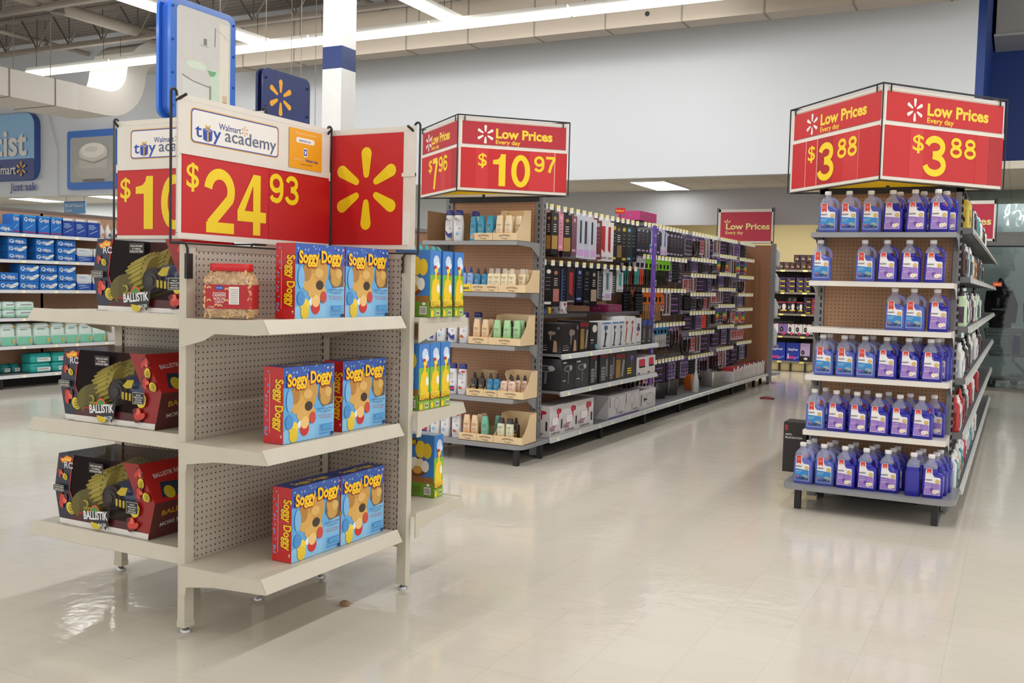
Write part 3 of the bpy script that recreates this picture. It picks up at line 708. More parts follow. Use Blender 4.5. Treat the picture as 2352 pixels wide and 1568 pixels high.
    v.tube([(-.0, .04, .14), (.0, .075, .14)], .056, BLACKM, 22); v.tube([(0, .034, .14), (0, .04, .14)], .04, C('0e0e10', .3), 18); v.tube([(0, .03, .14), (0, .036, .14)], .02, C('2c2c30', .3), 14)
    rings = []
    for x, rz_, rx in ((-.02, .045, .06), (.03, .062, .075), (.09, .066, .08), (.14, .05, .065), (.17, .025, .035)):
        rings.append([(x, .13 + rx * math.cos(2 * PI * i / 18), .155 - (x - .03) * .12 + rz_ * math.sin(2 * PI * i / 18)) for i in range(18)])
    v.loft(rings, DB)
    a = Art(v, (0, .042, 0), (1, 0, 0), (0, 0, 1), .012); a.poly([(.045, .17), (.075, .198), (.115, .2), (.1, .165), (.07, .16)], YL); 
    for i in range(4): a.rrect(.04 + i * .022, .112 - i * .002, .053 + i * .022, .145 - i * .002, .003, YL)
    v.lathe([(.012, .06), (.022, .1)], C('b09a55', .4), 14, (.15, .07))
    v.build('toy_car', t)
    w_ = MB(); w_.add([(-.19, .001, .318), (-.225, .001, .16), (-.17, .001, .062), (.16, .001, .06), (.205, .001, .16), (.12, .001, .318)], [(0, 1, 2, 3, 4, 5)], clear('54403c', .14, .05, 'tinted_window'))
    w_.add([(-.288, .001, .318), (.212, .001, .318), (.212, .309, .318), (-.288, .309, .318)], [(0, 1, 2, 3)], clear('4a3f3c', .55, .08, 'tinted_film'))
    w_.build('window', t)
    return t
RC = Kind(racer()); G = 'toy car boxes on the rack shelves'
RC.at((-3.325, 3.02, 1.289), 0, 'black and red toy car window box on the top rack shelf', G)
RC.at((-3.5, 2.99, .799), 0, 'black and red toy car window box on the middle rack shelf', G)
RC.at((-3.525, 2.98, .327), 0, 'black and red toy car window box on the bottom rack shelf', G)

# dog game cartons: front faces +x, spine faces -y
def dog_game():
    t = thing('board_game_box', '', 'board game')
    W, H, D = .325, .308, .1
    RB = C('c01c1f', .35, coat=.15); BL = C('2b55b0', .35, coat=.15); SKY = C('5fa8df', .35); TAN = C('c99645', .4); TAND = C('8f5f2a', .45)
    b = MB(); b.box(-D, 0, 0, W, 0, H, RB)
    a = Art(b, (0, 0, 0), (0, 1, 0), (0, 0, 1), .0006)
    a.rect(0, 0, W, H, BL); a.rect(0, 0, W, .225, SKY)
    a.poly([(0, .05), (.07, .07), (.16, .055), (.2, .1), (W, .15), (W, 0), (0, 0)], C('8cc3ea', .35)); a.poly([(.2, 0), (.2, .105), (W, .13), (W, 0)], C('7dbce8', .35))
    for i in range(26): a.ell(rnd.uniform(.005, W - .01), rnd.uniform(.255, .305), rnd.uniform(.003, .007), rnd.uniform(.003, .007), C('7fb2e6', .35), 0, 8); a.h -= a.step
    a.h += a.step
    # plain tan splash of colour in place of the cover character
    for cx, cy, rx, ry, m in ((.13, .165, .07, .055, TAN), (.1, .15, .06, .04, C('d7a754', .4)), (.165, .2, .045, .05, TAN), (.14, .11, .06, .035, C('d9ac5c', .4)), (.07, .19, .03, .035, C('b47f39', .4)), (.15, .19, .028, .02, C('dcb267', .4))): a.ell(cx, cy, rx, ry, m)
    a.ell(.155, .14, .025, .02, C('3a2616', .35)); a.ell(.12, .07, .035, .02, C('e7f2fa', .35)); a.ell(.06, .06, .03, .025, C('f0d24a', .4)); a.ell(.06, .03, .026, .03, C('e8c62e', .4)); a.ell(.13, .05, .028, .03, C('cf2a27', .4)); a.ell(.13, .075, .026, .026, C('eec27b', .4)); a.ell(.035, .085, .024, .03, C('4b8fd0', .4))
    a.ell(.035, .17, .02, .045, C('7bb6e6', .35)); a.ell(.18, .09, .02, .025, C('c8443c', .4))
    # cut-out window with the tan toy behind film
    wm = MB(); a0 = a; a = Art(wm, (0, 0, 0), (0, 1, 0), (0, 0, 1), .0022)
    a.poly([(.225, .225), (.318, .225), (.318, .135), (.245, .13), (.215, .17)], C('6e5a4c', .3)); a.ell(.255, .2, .03, .035, TAN); a.ell(.265, .165, .035, .03, C('c4984a', .4)); a.ell(.285, .19, .02, .02, C('d8b162', .4)); a.ell(.25, .218, .018, .012, TAND)
    wm.build('toy_window', t); a = a0
    a.text('Soggy Doggy', .163, .232, .05, C('9c1f14', .4), w=.292, rot=.03, bold=.07); a.text('Soggy Doggy', .163, .234, .05, C('f6c915', .4), w=.286, rot=.03, bold=.035)
    a.text('The Showering, Shaking', .262, .118, .008, NAVY, w=.1, bold=.0); a.text('Wet Doggy Game!', .262, .106, .008, NAVY, w=.075, bold=0); a.text("Jouer a faire l'adresse", .262, .09, .007, RED, w=.095, rot=-.06, bold=0); a.text('une fois secoue!', .262, .08, .007, RED, w=.08, rot=-.06, bold=0)
    for i in range(4): a.rect(.225, .05 - i * .012, .315, .054 - i * .012, C('4d8dca', .4)); a.h -= a.step
    a.h += a.step
    a.rrect(.24, .035, .3, .05, .003, C('4d9fd8', .4)); a.text('4+', .275, .286, .012, WHITE, w=.016); a.text('2-4', .305, .286, .012, WHITE, w=.014); a.ell(.308, .012, .01, .008, NAVY)
    s = Art(b, (-D, 0, 0), (1, 0, 0), (0, 0, 1), .0006)
    for i in range(7): s.rect(.004, .03 + i * .04, D - .004, .0308 + i * .04, REDL); s.h -= s.step
    s.h += s.step
    for i in range(22): s.ell(rnd.uniform(.008, .024), rnd.uniform(.02, .29), .004, .004, C('6ca4dd', .35), 0, 7); s.h -= s.step
    s.h += s.step
    s.text('Soggy Doggy', .058, .155, .045, C('7d1512', .4), w=.215, rot=-PI / 2, bold=.06); s.text('Soggy Doggy', .06, .155, .042, C('f6c915', .4), w=.21, rot=-PI / 2, bold=.03); s.text('4+', .085, .03, .012, WHITE, w=.014, rot=-PI / 2)
    s.rect(.03, .04, .033, .28, C('e6a2a0', .4))
    k = Art(b, (0, 0, H), (0, 1, 0), (-1, 0, 0), .0005); k.rect(.0, 0, W, D, C('24408c', .35)); k.text('Soggy Doggy', .17, .03, .035, C('f6c915', .4), w=.22, bold=.03)
    b.build('carton', t)
    return t
dg = dog_game()
DG = Kind(dg); G = 'dog game cartons on the rack shelves'
DG.at((-2.6, 3.13, 1.289), 0, 'blue and red dog game carton beside the nut jar on the top shelf', G)
DG.at((-2.6, 3.462, 1.289), 0, 'blue and red dog game carton at far end of the top shelf', G)
DG.at((-2.585, 3.05, .792), 0, 'blue and red dog game carton on the middle shelf, nearer the bracket', G)
DG.at((-2.6, 3.455, .792), 0, 'blue and red dog game carton at far end of the middle shelf', G)
DG.at((-2.59, 3.115, .294), .0, 'blue and red dog game carton on the bottom shelf, its front half covered', G)
DG.at((-2.585, 3.435, .294), 0, 'blue and red dog game carton at far end of the bottom shelf', G)

# hen game cartons: narrow ends face +y side, seen from the aisle
def hen_game():
    W, D, H = .09, .2, .315   # W across the narrow printed end (along x... end faces +x), D deep
    BLU = C('3f7fc9', .35, coat=.15); GRN = C('6f9a2f', .4); BR = C('8a5527', .45); YE = C('f0c81c', .4); WH = C('f2efe6', .4)
    b = MB(); b.box(-D, 0, 0, W, 0, H, BLU)
    for o, u, wd in (((0, 0, 0), (0, 1, 0), W), ((-D, 0, 0), (1, 0, 0), D)):
        a = Art(b, o, u, (0, 0, 1), .0006)
        if wd == W:
            a.rect(0, 0, wd, .2, C('7ab53a', .4)); a.ell(.05, .262, .026, .03, C('c9daf2', .4)); a.ell(.062, .245, .02, .016, C('dfe9f7', .4))
            a.poly([(.018, .07), (.01, .12), (.02, .17), (.04, .185), (.075, .175), (.085, .12), (.07, .07)], YE); a.poly([(.036, .18), (.04, .215), (.058, .215), (.056, .18)], YE); a.ell(.05, .222, .016, .015, C('f5d84a', .4)); a.ell(.042, .236, .012, .008, C('c92a24', .4)); a.ell(.068, .135, .013, .022, WH); a.line([(.058, .21), (.074, .2)], .008, C('d3352c', .4))
            a.rect(0, .045, wd, .075, BR); 
            for i in range(5): a.ell(.014 + i * .016, .07, .01, .013, C('f3d54a', .4), 0, 10)
            a.text('SQUAWK', .045, .048, .026, C('8c1d12', .4), w=.088, bold=.06); a.text('SQUAWK', .045, .05, .024, C('f7da1e', .4), w=.084, bold=.03)
            a.rect(0, 0, wd, .04, C('8fae3c', .4)); a.ell(.018, .016, .012, .016, YE); a.rect(.05, .008, .08, .03, C('dfe5c6', .4)); a.rect(.054, .012, .062, .026, SLOT); a.rect(.067, .012, .075, .026, SLOT)
        else:
            a.rect(0, 0, wd, .07, GRN); a.rect(0, .07, wd, .1, C('9a6a35', .45)); a.ell(.12, .24, .03, .045, C('f0cf3f', .4)); a.ell(.16, .235, .026, .04, C('e9c534', .4)); a.ell(.1, .15, .065, .05, C('7a4a22', .45)); a.ell(.085, .165, .026, .034, WH); a.ell(.12, .16, .026, .034, C('efe3c4', .4)); a.ell(.15, .155, .022, .03, WH); a.ell(.105, .135, .028, .02, C('d9a34a', .4)); a.ell(.04, .17, .028, .05, C('2f2118', .4))
            a.poly([(.03, .25), (.1, .262), (.098, .295), (.03, .285)], C('6b3a17', .4)); a.text('SQUAWK', .064, .26, .024, C('f7da1e', .4), w=.066, rot=.12, bold=.03)
            a.rect(.145, .012, .185, .05, WH)
            for i in range(9): a.rect(.148 + i * .004, .016, .1495 + i * .004, .046, SLOT)
            a.ell(.17, .062, .01, .007, WH); a.rect(.07, .02, .12, .05, C('5f8427', .4))
    k = Art(b, (0, 0, H), (0, 1, 0), (-1, 0, 0), .0005); k.rect(0, 0, W, D, C('a9c3dd', .35))
    return tag(b.build('hen_game_box'), '', 'board game')
HG = Kind(hen_game()); G = 'hen game cartons on the rack shelves'
for i, w_ in enumerate(('closest to the post', 'in the middle of three', 'farthest from the post')):
    HG.at((-2.47, 3.945 + i * .112, 1.289), -.02 + .02 * i, 'blue and yellow hen game carton on the top shelf, ' + w_, G)
for i, w_ in enumerate(('closest to the post', 'in the middle of three', 'farthest from the post')):
    HG.at((-2.5, 3.91 + i * .098, .847), .02 * (i - 1), 'blue and yellow hen game carton on the middle shelf, ' + w_, G)
HG.at((-2.585, 4.2, .367), .03, 'blue and yellow hen game carton alone on the bottom shelf', G)

# tub of cashews
def nut_tub(loc, rz):
    t = thing('nut_tub', 'clear tub of cashews with red lid and red label on rack shelf', 'snack tub', loc, rz)
    NUT = C('d9b07a', .5, var=.18, nscale=60); NUT2 = C('c6985f', .5, var=.15, nscale=60)
    q = MB(); q.rr([(0, 0, 0, .088, .06, .03), (.006, 0, 0, .094, .066, .03), (.02, 0, 0, .097, .069, .03), (.155, 0, 0, .097, .069, .03), (.17, 0, 0, .09, .064, .035), (.178, 0, 0, .077, .058, .04), (.19, 0, 0, .074, .056, .04)], clear('e9dcc9', .22, .05, 'clear_tub'))
    q.build('tub', t)
    q = MB(); q.rr([(.004, 0, 0, .083, .055, .03), (.02, 0, 0, .087, .059, .03), (.15, 0, 0, .087, .059, .03), (.165, 0, 0, .078, .053, .03), (.183, 0, 0, .066, .048, .03)], C('b98c56', .6, var=.3, nscale=70)); rr2 = random.Random(3)
    for i in range(520):
        f = rr2.randrange(4); z = rr2.uniform(.012, .184); u_ = rr2.uniform(-1, 1)
        x, y = ((u_ * .083, -.0595), (u_ * .083, .0595), (.0875, u_ * .055), (-.0875, u_ * .055))[f]
        if z > .155: x *= .88 if z < .172 else .76; y *= .88 if z < .172 else .8
        an = rr2.uniform(0, 2 * PI); tx, tz = math.cos(an) * .012, math.sin(an) * .012
        bx, bz = -math.sin(an) * .006, math.cos(an) * .006
        if f < 2: pts = [(x - tx, y, z - tz), (x + bx, y * 1.02, z + bz), (x + tx, y, z + tz)]
        else: pts = [(x, y - tx, z - tz), (x * 1.02, y + bx, z + bz), (x, y + tx, z + tz)]
        q.tube(pts, [.0045, .0065, .005], NUT if i % 3 else NUT2, 6)
    o = q.build('nuts', t); o['kind'] = 'stuff'
    q = MB(); q.rr([(.188, 0, 0, .078, .06, .045), (.19, 0, 0, .081, .063, .046), (.215, 0, 0, .081, .063, .046), (.218, 0, 0, .078, .06, .045)], C('cb2026', .35)); q.build('lid', t)
    q = MB(); RL = C('b01c24', .4)
    q.rr([(.04, 0, 0, .0978, .0698, .03), (.135, 0, 0, .0978, .0698, .03)], RL, caps=False)
    a = Art(q, (-.068, -.0698, 0), (1, 0, 0), (0, 0, 1), .0006)
    a.ell(.04, .122, .016, .009, DKBLUE); a.text('Great Value', .04, .12, .005, WHITE, w=.022); a.text('Roasted & Salted', .04, .1, .006, OFFW, w=.05); a.text('CASHEWS', .04, .088, .011, WHITE, w=.052); a.text('NOIX DE', .04, .075, .01, WHITE, w=.045); a.text('CAJOU', .04, .063, .01, WHITE, w=.036); a.text('1.13 kg', .008, .044, .007, WHITE, w=.022)
    a.rect(.078, .058, .118, .127, C('e8e4df', .4))
    for i in range(8): a.rect(.082, .063 + i * .0075, .114, .065 + i * .0075, C('6f6a68', .5)); a.h -= a.step
    a.h += a.step
    for x, z in ((.0, .12), (.07, .115), (.0, .07), (.068, .07), (.03, .052), (.045, .05)): a.line([(x - .008, z), (x, z + .007), (x + .008, z)], .006, C('dcb27a', .45)); 
    q.build('label', t)
nut_tub((-2.80, 2.985, 1.2885), .47)
# ------------------------------------------------------------------ gondola shelving shared pieces
LIP = C('8d8e91', .4); LIPL = C('c9cbcd', .35); DECKG = C('6e6e72', .5); KICK = C('232225', .7); TAGY = C('f0e58a', .5); TAGW = C('efede4', .5); TROLL = C('b98a66', .5)
def shelf_prof(d, z, lip=.034, th=.02):
    """profile across the shelf depth: (distance out from the board, height)"""
    return [(0, z - th), (0, z), (d - .012, z), (d, z - .004), (d + .004, z - lip), (d - .004, z - lip), (d - .02, z - th)]
def shelf(par, x0, x1, y_back, d, z, m, out=-1, br=(True, True), lipm=None, name='shelf', bh=.12):
    """shelf along x, standing out from a board at y_back toward -y"""
    s = MB(); s.prism([(y_back + out * a, b) for a, b in shelf_prof(d, z)], x0, x1, m, 'x')
    o = s.build(name, par)
    for on, x in ((br[0], x0 - .003), (br[1], x1)):
        if on:
            b = MB(); b.prism([(y_back + out * a, z + c) for a, c in ((-.0, -.001), (-.0, -bh), (.04, -bh + .01), (.17, -.042), (d - .03, -.034), (d, -.03), (d, -.002))], x, x + .003, m, 'x')
            b.build('bracket', o)
    return o
def upright(par, x0, x1, y0, y1, z1, m=GREYM, slot_face=(), leg=True):
    p = MB(); p.box(x0, x1, y0, y1, .02, z1, m)
    for kind, c, d in slot_face:
        slots(p, c, d, .25, z1 - .05, SLOT, face=kind, pitch=.05, w=.01, h=.03)
    return p.build('upright', par)
def price_rail_y(par, x, y0, y1, z, k=1):
    """label rail along y on a shelf edge that faces +x, with its paper tags"""
    r = MB(); r.prism([(x, z + .002), (x + .012 * k, z - .006), (x + .022 * k, z - .04), (x + .004 * k, z - .04)], y0, y1, LIPL, 'y')
    n = int((y1 - y0) / .42)
    for i in range(n):
        y = y0 + .12 + i * .42 + .05 * ((i * 7) % 3)
        if y + .06 > y1: break
        r.prism([(x + .0135 * k, z - .008), (x + .0145 * k, z - .008), (x + .0235 * k, z - .038), (x + .0225 * k, z - .038)], y, y + .05, TAGW, 'y')
        r.prism([(x + .0140 * k, z - .008), (x + .0150 * k, z - .008), (x + .0190 * k, z - .023), (x + .0180 * k, z - .023)], y, y + .03, TAGY, 'y')
    return r.build('price_rail', par)
def round_deck(par, x0, x1, y_front, y_back, z0, z1, m, r=.09):
    pts = [(x1, y_back), (x0, y_back)] + [(x0 + r - r * math.cos(a), y_front + r - r * math.sin(a)) for a in [k * PI / 12 for k in range(7)]] + [(x1 - r + r * math.sin(a), y_front + r - r * math.cos(a)) for a in [k * PI / 12 for k in range(7)]]
    return MB().prism(pts, z0, z1, m, 'z').build('base_deck', par)
def legs(par, pts, z, m=BLACKM, w=.02, d=.02):
    for x, y in pts: MB().box(x - w, x + w, y - d, y + d, 0, z, m).build('leg', par)

# ------------------------------------------------------------------ centre gondola
gon = thing('shelf_gondola', 'long grey double-sided gondola with hair goods on hooks and shelves', 'store shelving', (0, 0, 0))
XS = -4.03
MB().box(XS - .012, XS + .012, 7.5, 15.5, .17, 2.17, PEGB if False else C('6b5646', .6, var=.1)).build('spine_board', gon)
# boards that face the aisle, laid in local axes so that the holes run along them
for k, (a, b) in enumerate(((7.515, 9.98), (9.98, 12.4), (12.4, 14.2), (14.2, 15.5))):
    o = MB().box(0, b - a - .03, -.006, .006, .17, 2.165, PEGB if k == 0 else peg('6a4a38', '2a1a12', .0254, .0034, 'shaded_pegboard')).build('pegboard', gon, (XS + .02, a + .015, 0), PI / 2)  # later bays use a darker brown, shade behind the packs put into the colour
    MB().box(XS - .03, XS + .03, b - .02, b + .02, .02, 2.19, GREYM).build('upright', gon)
MB().box(XS - .03, XS + .03, 7.5, 15.5, 2.165, 2.19, GREYM).build('top_rail', gon)
# base deck down the aisle side, kick space and legs
MB().box(XS + .03, -3.47, 7.475, 15.52, .135, .165, DECKG).build('base_deck', gon); MB().box(XS - .57, XS - .03, 7.475, 15.52, .135, .165, DECKG).build('base_deck', gon)
MB().box(XS - .3, XS + .25, 7.55, 15.45, .0, .135, KICK).build('kick_panel', gon)
price_rail_y(gon, -3.47, 7.47, 15.95, .168)
legs(gon, [(-3.53, y) for y in (7.42, 8.75, 9.98, 11.2, 12.4, 13.6, 14.9)] + [(-3.6, 15.62), (-3.5, 15.72)], .135)
# end stand facing the main aisle
o = MB().box(0, .80, -.008, .008, .18, 2.165, PEGB).build('pegboard', gon, (-4.435, 7.46, 0))
for x0, x1, f in ((-4.505, -4.435, -4.45), (-3.635, -3.565, -3.6)):
    upright(gon, x0, x1, 7.435, 7.5, 2.19, GREYM, (('y', (x0 + x1) / 2, 7.4345),))
p_ = MB(); slots(p_, -3.5645, 7.468, .3, 2.12, SLOT, face='x', pitch=.05, w=.012, h=.03); p_.build('upright_slot', gon)
MB().box(-4.47, -3.6, 7.43, 7.5, 2.15, 2.19, BLACKM).build('top_rail', gon)
ZE = (1.803, 1.385, .957, .528)
for z in ZE: shelf(gon, -4.47, -3.585, 7.44, .43, z, LIP)
round_deck(gon, -4.6, -3.47, 6.96, 7.47, .132, .166, LIP)
legs(gon, [(-3.535, 7.0), (-4.52, 7.0), (-4.52, 7.42)], .132)
# end stand at the far end (seen from behind)
MB().box(0, 1.0, -.008, .008, .17, 2.165, peg('9c6a49', '4a2f20', .0254, .0034, 'reddish_pegboard')).build('pegboard', gon, (-4.48, 15.53, 0))
for x in (-4.53, -3.45): MB().box(x - .035, x + .035, 15.52, 15.58, .02, 2.19, GREYM).build('upright', gon)
pts = [(-4.6, 15.56), (-3.4, 15.56), (-3.36, 15.62), (-3.36, 15.95), (-3.45, 16.0), (-4.55, 16.0)]
MB().prism(pts, .132, .166, LIP, 'z').build('base_deck', gon)
for z in (1.85, 1.45, 1.05, .6): 
    s = MB(); s.prism([(15.58 + a, b) for a, b in shelf_prof(.36, z)], -4.5, -3.4, LIP, 'x'); s.build('shelf', gon)
# shelves of the first bay
for z in (.872, .556):
    s = MB(); s.prism([(XS + .03 + a, b) for a, b in shelf_prof(.58, z)], 7.56, 10.03, C('77777a', .5), 'y'); so = s.build('shelf', gon)
    price_rail_y(so, -3.42, 7.56, 10.03, z)
s = MB(); s.prism([(XS + .03 + a, b) for a, b in shelf_prof(.3, 1.2)], 7.56, 8.75, C('4a4547', .5), 'y'); s.build('shelf', gon)
# purple header strip between the bays
st = MB(); PUR = C('6f4bb2', .4); st.box(-3.52, -3.5, 10.055, 10.145, .42, 2.12, PUR)
a = Art(st, (-3.5, 10.055, .4), (0, 1, 0), (0, 0, 1), .002, .001); b_ = Art(st, (-3.52, 10.055, .4), (1, 0, 0), (0, 0, 1), .002, .001)
a.text('GOODY', .045, 1.6, .03, C('e6dcf5', .4), w=.075); a.text('STYLE', .045, 1.5, .03, C('e6dcf5', .4), w=.075)
for i in range(7):
    z = .1 + i * .19; a.rect(.02, z, .07, z + .004, C('c9b5ea', .4)); a.ell(.045, z + .06, .026, .032, C('e6dcf5', .4)); a.ell(.045, z + .06, .018, .023, C('2a1c46', .4))
st.build('divider_strip', gon)
MB().box(XS + .03, -3.52, 10.08, 10.12, 2.08, 2.1, GREYM).build('strip_arm', gon)

# ------------------------------------------------------------------ peg hooks and the packs on them
HK = MB(); HL = .33
HK.tube([(0, 0, 0), (HL - .03, 0, 0), (HL - .012, 0, .012)], .003, STEEL, 5); HK.tube([(0, 0, .028), (HL, 0, .028)], .0025, STEEL, 5); HK.box(-.004, .004, -.01, .01, -.015, .04, STEEL)
TG = MB(); ca, sa = math.cos(-.75), math.sin(-.75)
def tq(u, w, z): return (HL + w * ca - u * sa, w * sa + u * ca, z)
TG.add([tq(-.017, 0, .034), tq(.017, 0, .034), tq(.017, 0, -.016), tq(-.017, 0, -.016)], [(0, 1, 2, 3)], TAGW); TG.add([tq(-.017, .0006, .034), tq(.008, .0006, .034), tq(.008, .0006, .01), tq(-.017, .0006, .01)], [(0, 1, 2, 3)], TAGY)
hook_me, tag_me = None, None
rest = MB(); hooks = []
def hook_at(y, z, ln=0): hooks.append((y, z))

PK = {}
def tab(b, w, m, x=.002):
    for p, q in ((-w * .3, -.007), (.007, w * .3)): b.box(-x, x, p, q, -.034, .012, m)
    b.box(-x, x, -.007, .007, .007, .012, m); b.box(-x, x, -.007, .007, -.034, -.008, m)
def pack(kind, main, acc, w, h, d, style):
    key = (kind, main, acc, style)
    if key in PK: return PK[key]
    b = MB(); M1 = C(main, .35, coat=.2); M2 = C(acc, .4); DK = C('17161a', .35)
    if style in ('box', 'gold', 'stripe', 'tool'):
        b.box(-d / 2, d / 2, -w / 2, w / 2, -h, -.03, M1); tab(b, w, M1)
        for o, u, q in (((d / 2, -w / 2, -h), (0, 1, 0), w), ((-d / 2, -w / 2, -h), (1, 0, 0), d)):
            a = Art(b, o, u, (0, 0, 1))
            if style == 'gold': a.rect(q * .1, h * .12, q * .9, h * .42, M2); a.ell(q / 2, h * .8, q * .2, q * .2, M2); [a.rect(q * .3, h * (.5 + .05 * i), q * .7, h * (.52 + .05 * i), C('c9c4bd', .4)) for i in range(4)]
            elif style == 'stripe': a.rect(q * .3, h * .3, q * .72, h * .82, M2); a.poly([(q * .3, h * .3), (q * .72, h * .3), (q * .72, h * .2)], M2); a.rect(q * .1, h * .05, q * .9, h * .1, C('8f8c8a', .4))
            elif style == 'tool': a.rrect(q * .15, h * .3, q * .85, h * .88, q * .1, C('b7c2cf', .3)); a.rrect(q * .4, h * .34, q * .62, h * .86, q * .08, M2); a.rect(q * .1, h * .05, q * .9, h * .2, C('c9a3d6', .4))
            else: a.rect(q * .12, h * .06, q * .8, h * .12, M2); [a.rect(q * .2, h * (.4 + .09 * i), q * .7, h * (.42 + .09 * i), C('6f6a70', .4)) for i in range(4)]; a.ell(q / 2, h * .82, q * .22, h * .05, M2)
    elif style == 'brush':
        tab(b, w, M1); b.box(-.012, .012, -w / 2, w / 2, -.42 * h, -.01, M1); a = Art(b, (.012, -w / 2, -.42 * h), (0, 1, 0), (0, 0, 1)); a.rrect(w * .2, .05 * h, w * .8, .22 * h, .008, DK)
        for s_ in (-.024, .0, .024): b.tube([(0, s_ * 1.2, -.3 * h), (0, s_ * 1.2, -.62 * h), (0, s_ * 1.2, -.75 * h), (0, s_ * 1.2, -h)], [.012, .015, .009, .012], M2, 7)
    elif style == 'comb':
        tab(b, w, M1); b.box(-.002, .002, -w / 2, w / 2, -h, -.01, M1); a = Art(b, (.002, -w / 2, -h), (0, 1, 0), (0, 0, 1), .004); a.rect(w * .2, h * .08, w * .42, h * .8, M2)
        for i in range(8): a.rect(w * .42, h * (.1 + i * .085), w * .8, h * (.13 + i * .085), M2); a.h -= a.step
        b.tube([(.02, -w * .2, -.1 * h), (.02, -w * .2, -.9 * h)], .012, M2, 6)
    elif style == 'bands':
        tab(b, w, M1); b.box(-.002, .002, -w / 2, w / 2, -h, -.01, M1)
        cols = [C(c, .5) for c in (acc.split(',') if ',' in acc else [acc])]
        for i in range(6): b.lathe([(.0, -h * .9 + i * h * .13), (w * .42, -h * .89 + i * h * .13), (w * .45, -h * .84 + i * h * .13), (w * .42, -h * .79 + i * h * .13), (0, -h * .78 + i * h * .13)], cols[i % len(cols)], 8, (.018, 0), sx=.5)
    elif style == 'clips':
        tab(b, w, M1); b.box(-.002, .002, -w / 2, w / 2, -h, -.01, M1)
        a = Art(b, (.002, -w / 2, -h), (0, 1, 0), (0, 0, 1), .004); a.rect(0, h * .8, w, h - .012, C('5b4a78', .4))
        for i in range(3):
            for j in range(2): a.ell(w * (.28 + .44 * j), h * (.15 + .22 * i), w * .17, h * .08, M2, .4, 8); a.h -= a.step
        for i in range(3): b.tube([(.012, -w * .3, -h * (.3 + i * .2)), (.016, 0, -h * (.27 + i * .2)), (.012, w * .3, -h * (.3 + i * .2))], .008, M2, 5)
    elif style == 'loop':
        for s_ in (0, .012): b.tube([(s_, w * .5 * math.sin(t), -h * .53 + h * .45 * math.cos(t)) for t in [2 * PI * i / 14 for i in range(15)]], .009, M1, 5)
        tab(b, w, M2); b.box(-.002, .016, -w * .3, w * .3, -h * .25, -.014, M2)
    PK[key] = b.mesh_only(kind) if False else b
    return b
PMESH = {}
def hang(name, main, acc, w, h, d, style, y, z, x, rz, label, cat, group):
    key = (name, main, acc, style, w, h)
    if key not in PMESH:
        PK.pop((name, main, acc, style), None)
        o = pack(name, main, acc, w, h, d, style).build(name); PMESH[key] = o.data
    else:
        o = bpy.data.objects.new(name, PMESH[key]); COL.objects.link(o)
    o.location = (x, y, z); o.rotation_euler = (0, 0, rz)
    tag(o, label, cat, group)
# first bay: large irons and stylers
G1 = 'hair styling packs hanging in the first bay'
row1 = [('curling_iron_pack', '1d1a1b', 'b08a45', .085, .4, .07, 'gold', 'black and gold'), ('styling_tube_pack', 'd98ba0', 'e9b3c2', .06, .36, .05, 'box', 'pink'), ('curling_iron_pack', '231a1c', 'b08a45', .085, .41, .07, 'gold', 'black and gold'), ('styling_tube_pack', '7c4a5a', 'c9a0ad', .07, .38, .06, 'box', 'mauve'),
        ('flat_iron_pack', 'c9cbd6', '3a3140', .12, .41, .06, 'tool', 'silver and lilac'), ('flat_iron_pack', 'c4c6d2', '43303e', .12, .415, .06, 'tool', 'silver and plum'), ('flat_iron_pack', 'cfc3cb', '2e2a34', .11, .415, .06, 'tool', 'pale clear'), ('flat_iron_pack', '6d2a33', 'a7a9b0', .1, .41, .06, 'box', 'maroon'),
        ('hot_brush_pack', 'd8d3d3', 'b3222a', .12, .42, .06, 'stripe', 'white and red'), ('hot_brush_pack', 'ddd8d6', 'a51d27', .12, .42, .06, 'stripe', 'white and red'), ('curling_iron_pack', '18171a', 'c9b02f', .09, .42, .06, 'box', 'black and yellow'), ('curling_iron_pack', '1d1a18', '8a6b3a', .09, .42, .06, 'gold', 'black and bronze'),
        ('curling_iron_pack', '1a1918', 'c9b02f', .09, .42, .06, 'box', 'black and yellow'), ('curling_iron_pack', '1b2a2d', '6fa0ae', .09, .41, .06, 'box', 'dark teal'), ('curling_iron_pack', '14161f', '30374f', .09, .4, .06, 'box', 'navy black')]
y0 = 8.0
for i, (n, m, a_, w_, h_, d_, st_, cn) in enumerate(row1):
    y = 7.98 + i * .145; z = 2.13
    hook_at(y, z)
    for j in range(2):
        x = XS + .17 + j * .13
        hang(n, m, a_, w_, h_, d_, st_, y, z + .0, x, -rnd.uniform(.25, .75), f"{cn} {n.replace('_', ' ')}, top hooks, {ORD[i]} hook from end stand, {'in front' if j else 'behind'}", 'hair styler', G1)
for y in (7.62, 7.72, 7.84): hook_at(y, 2.13)
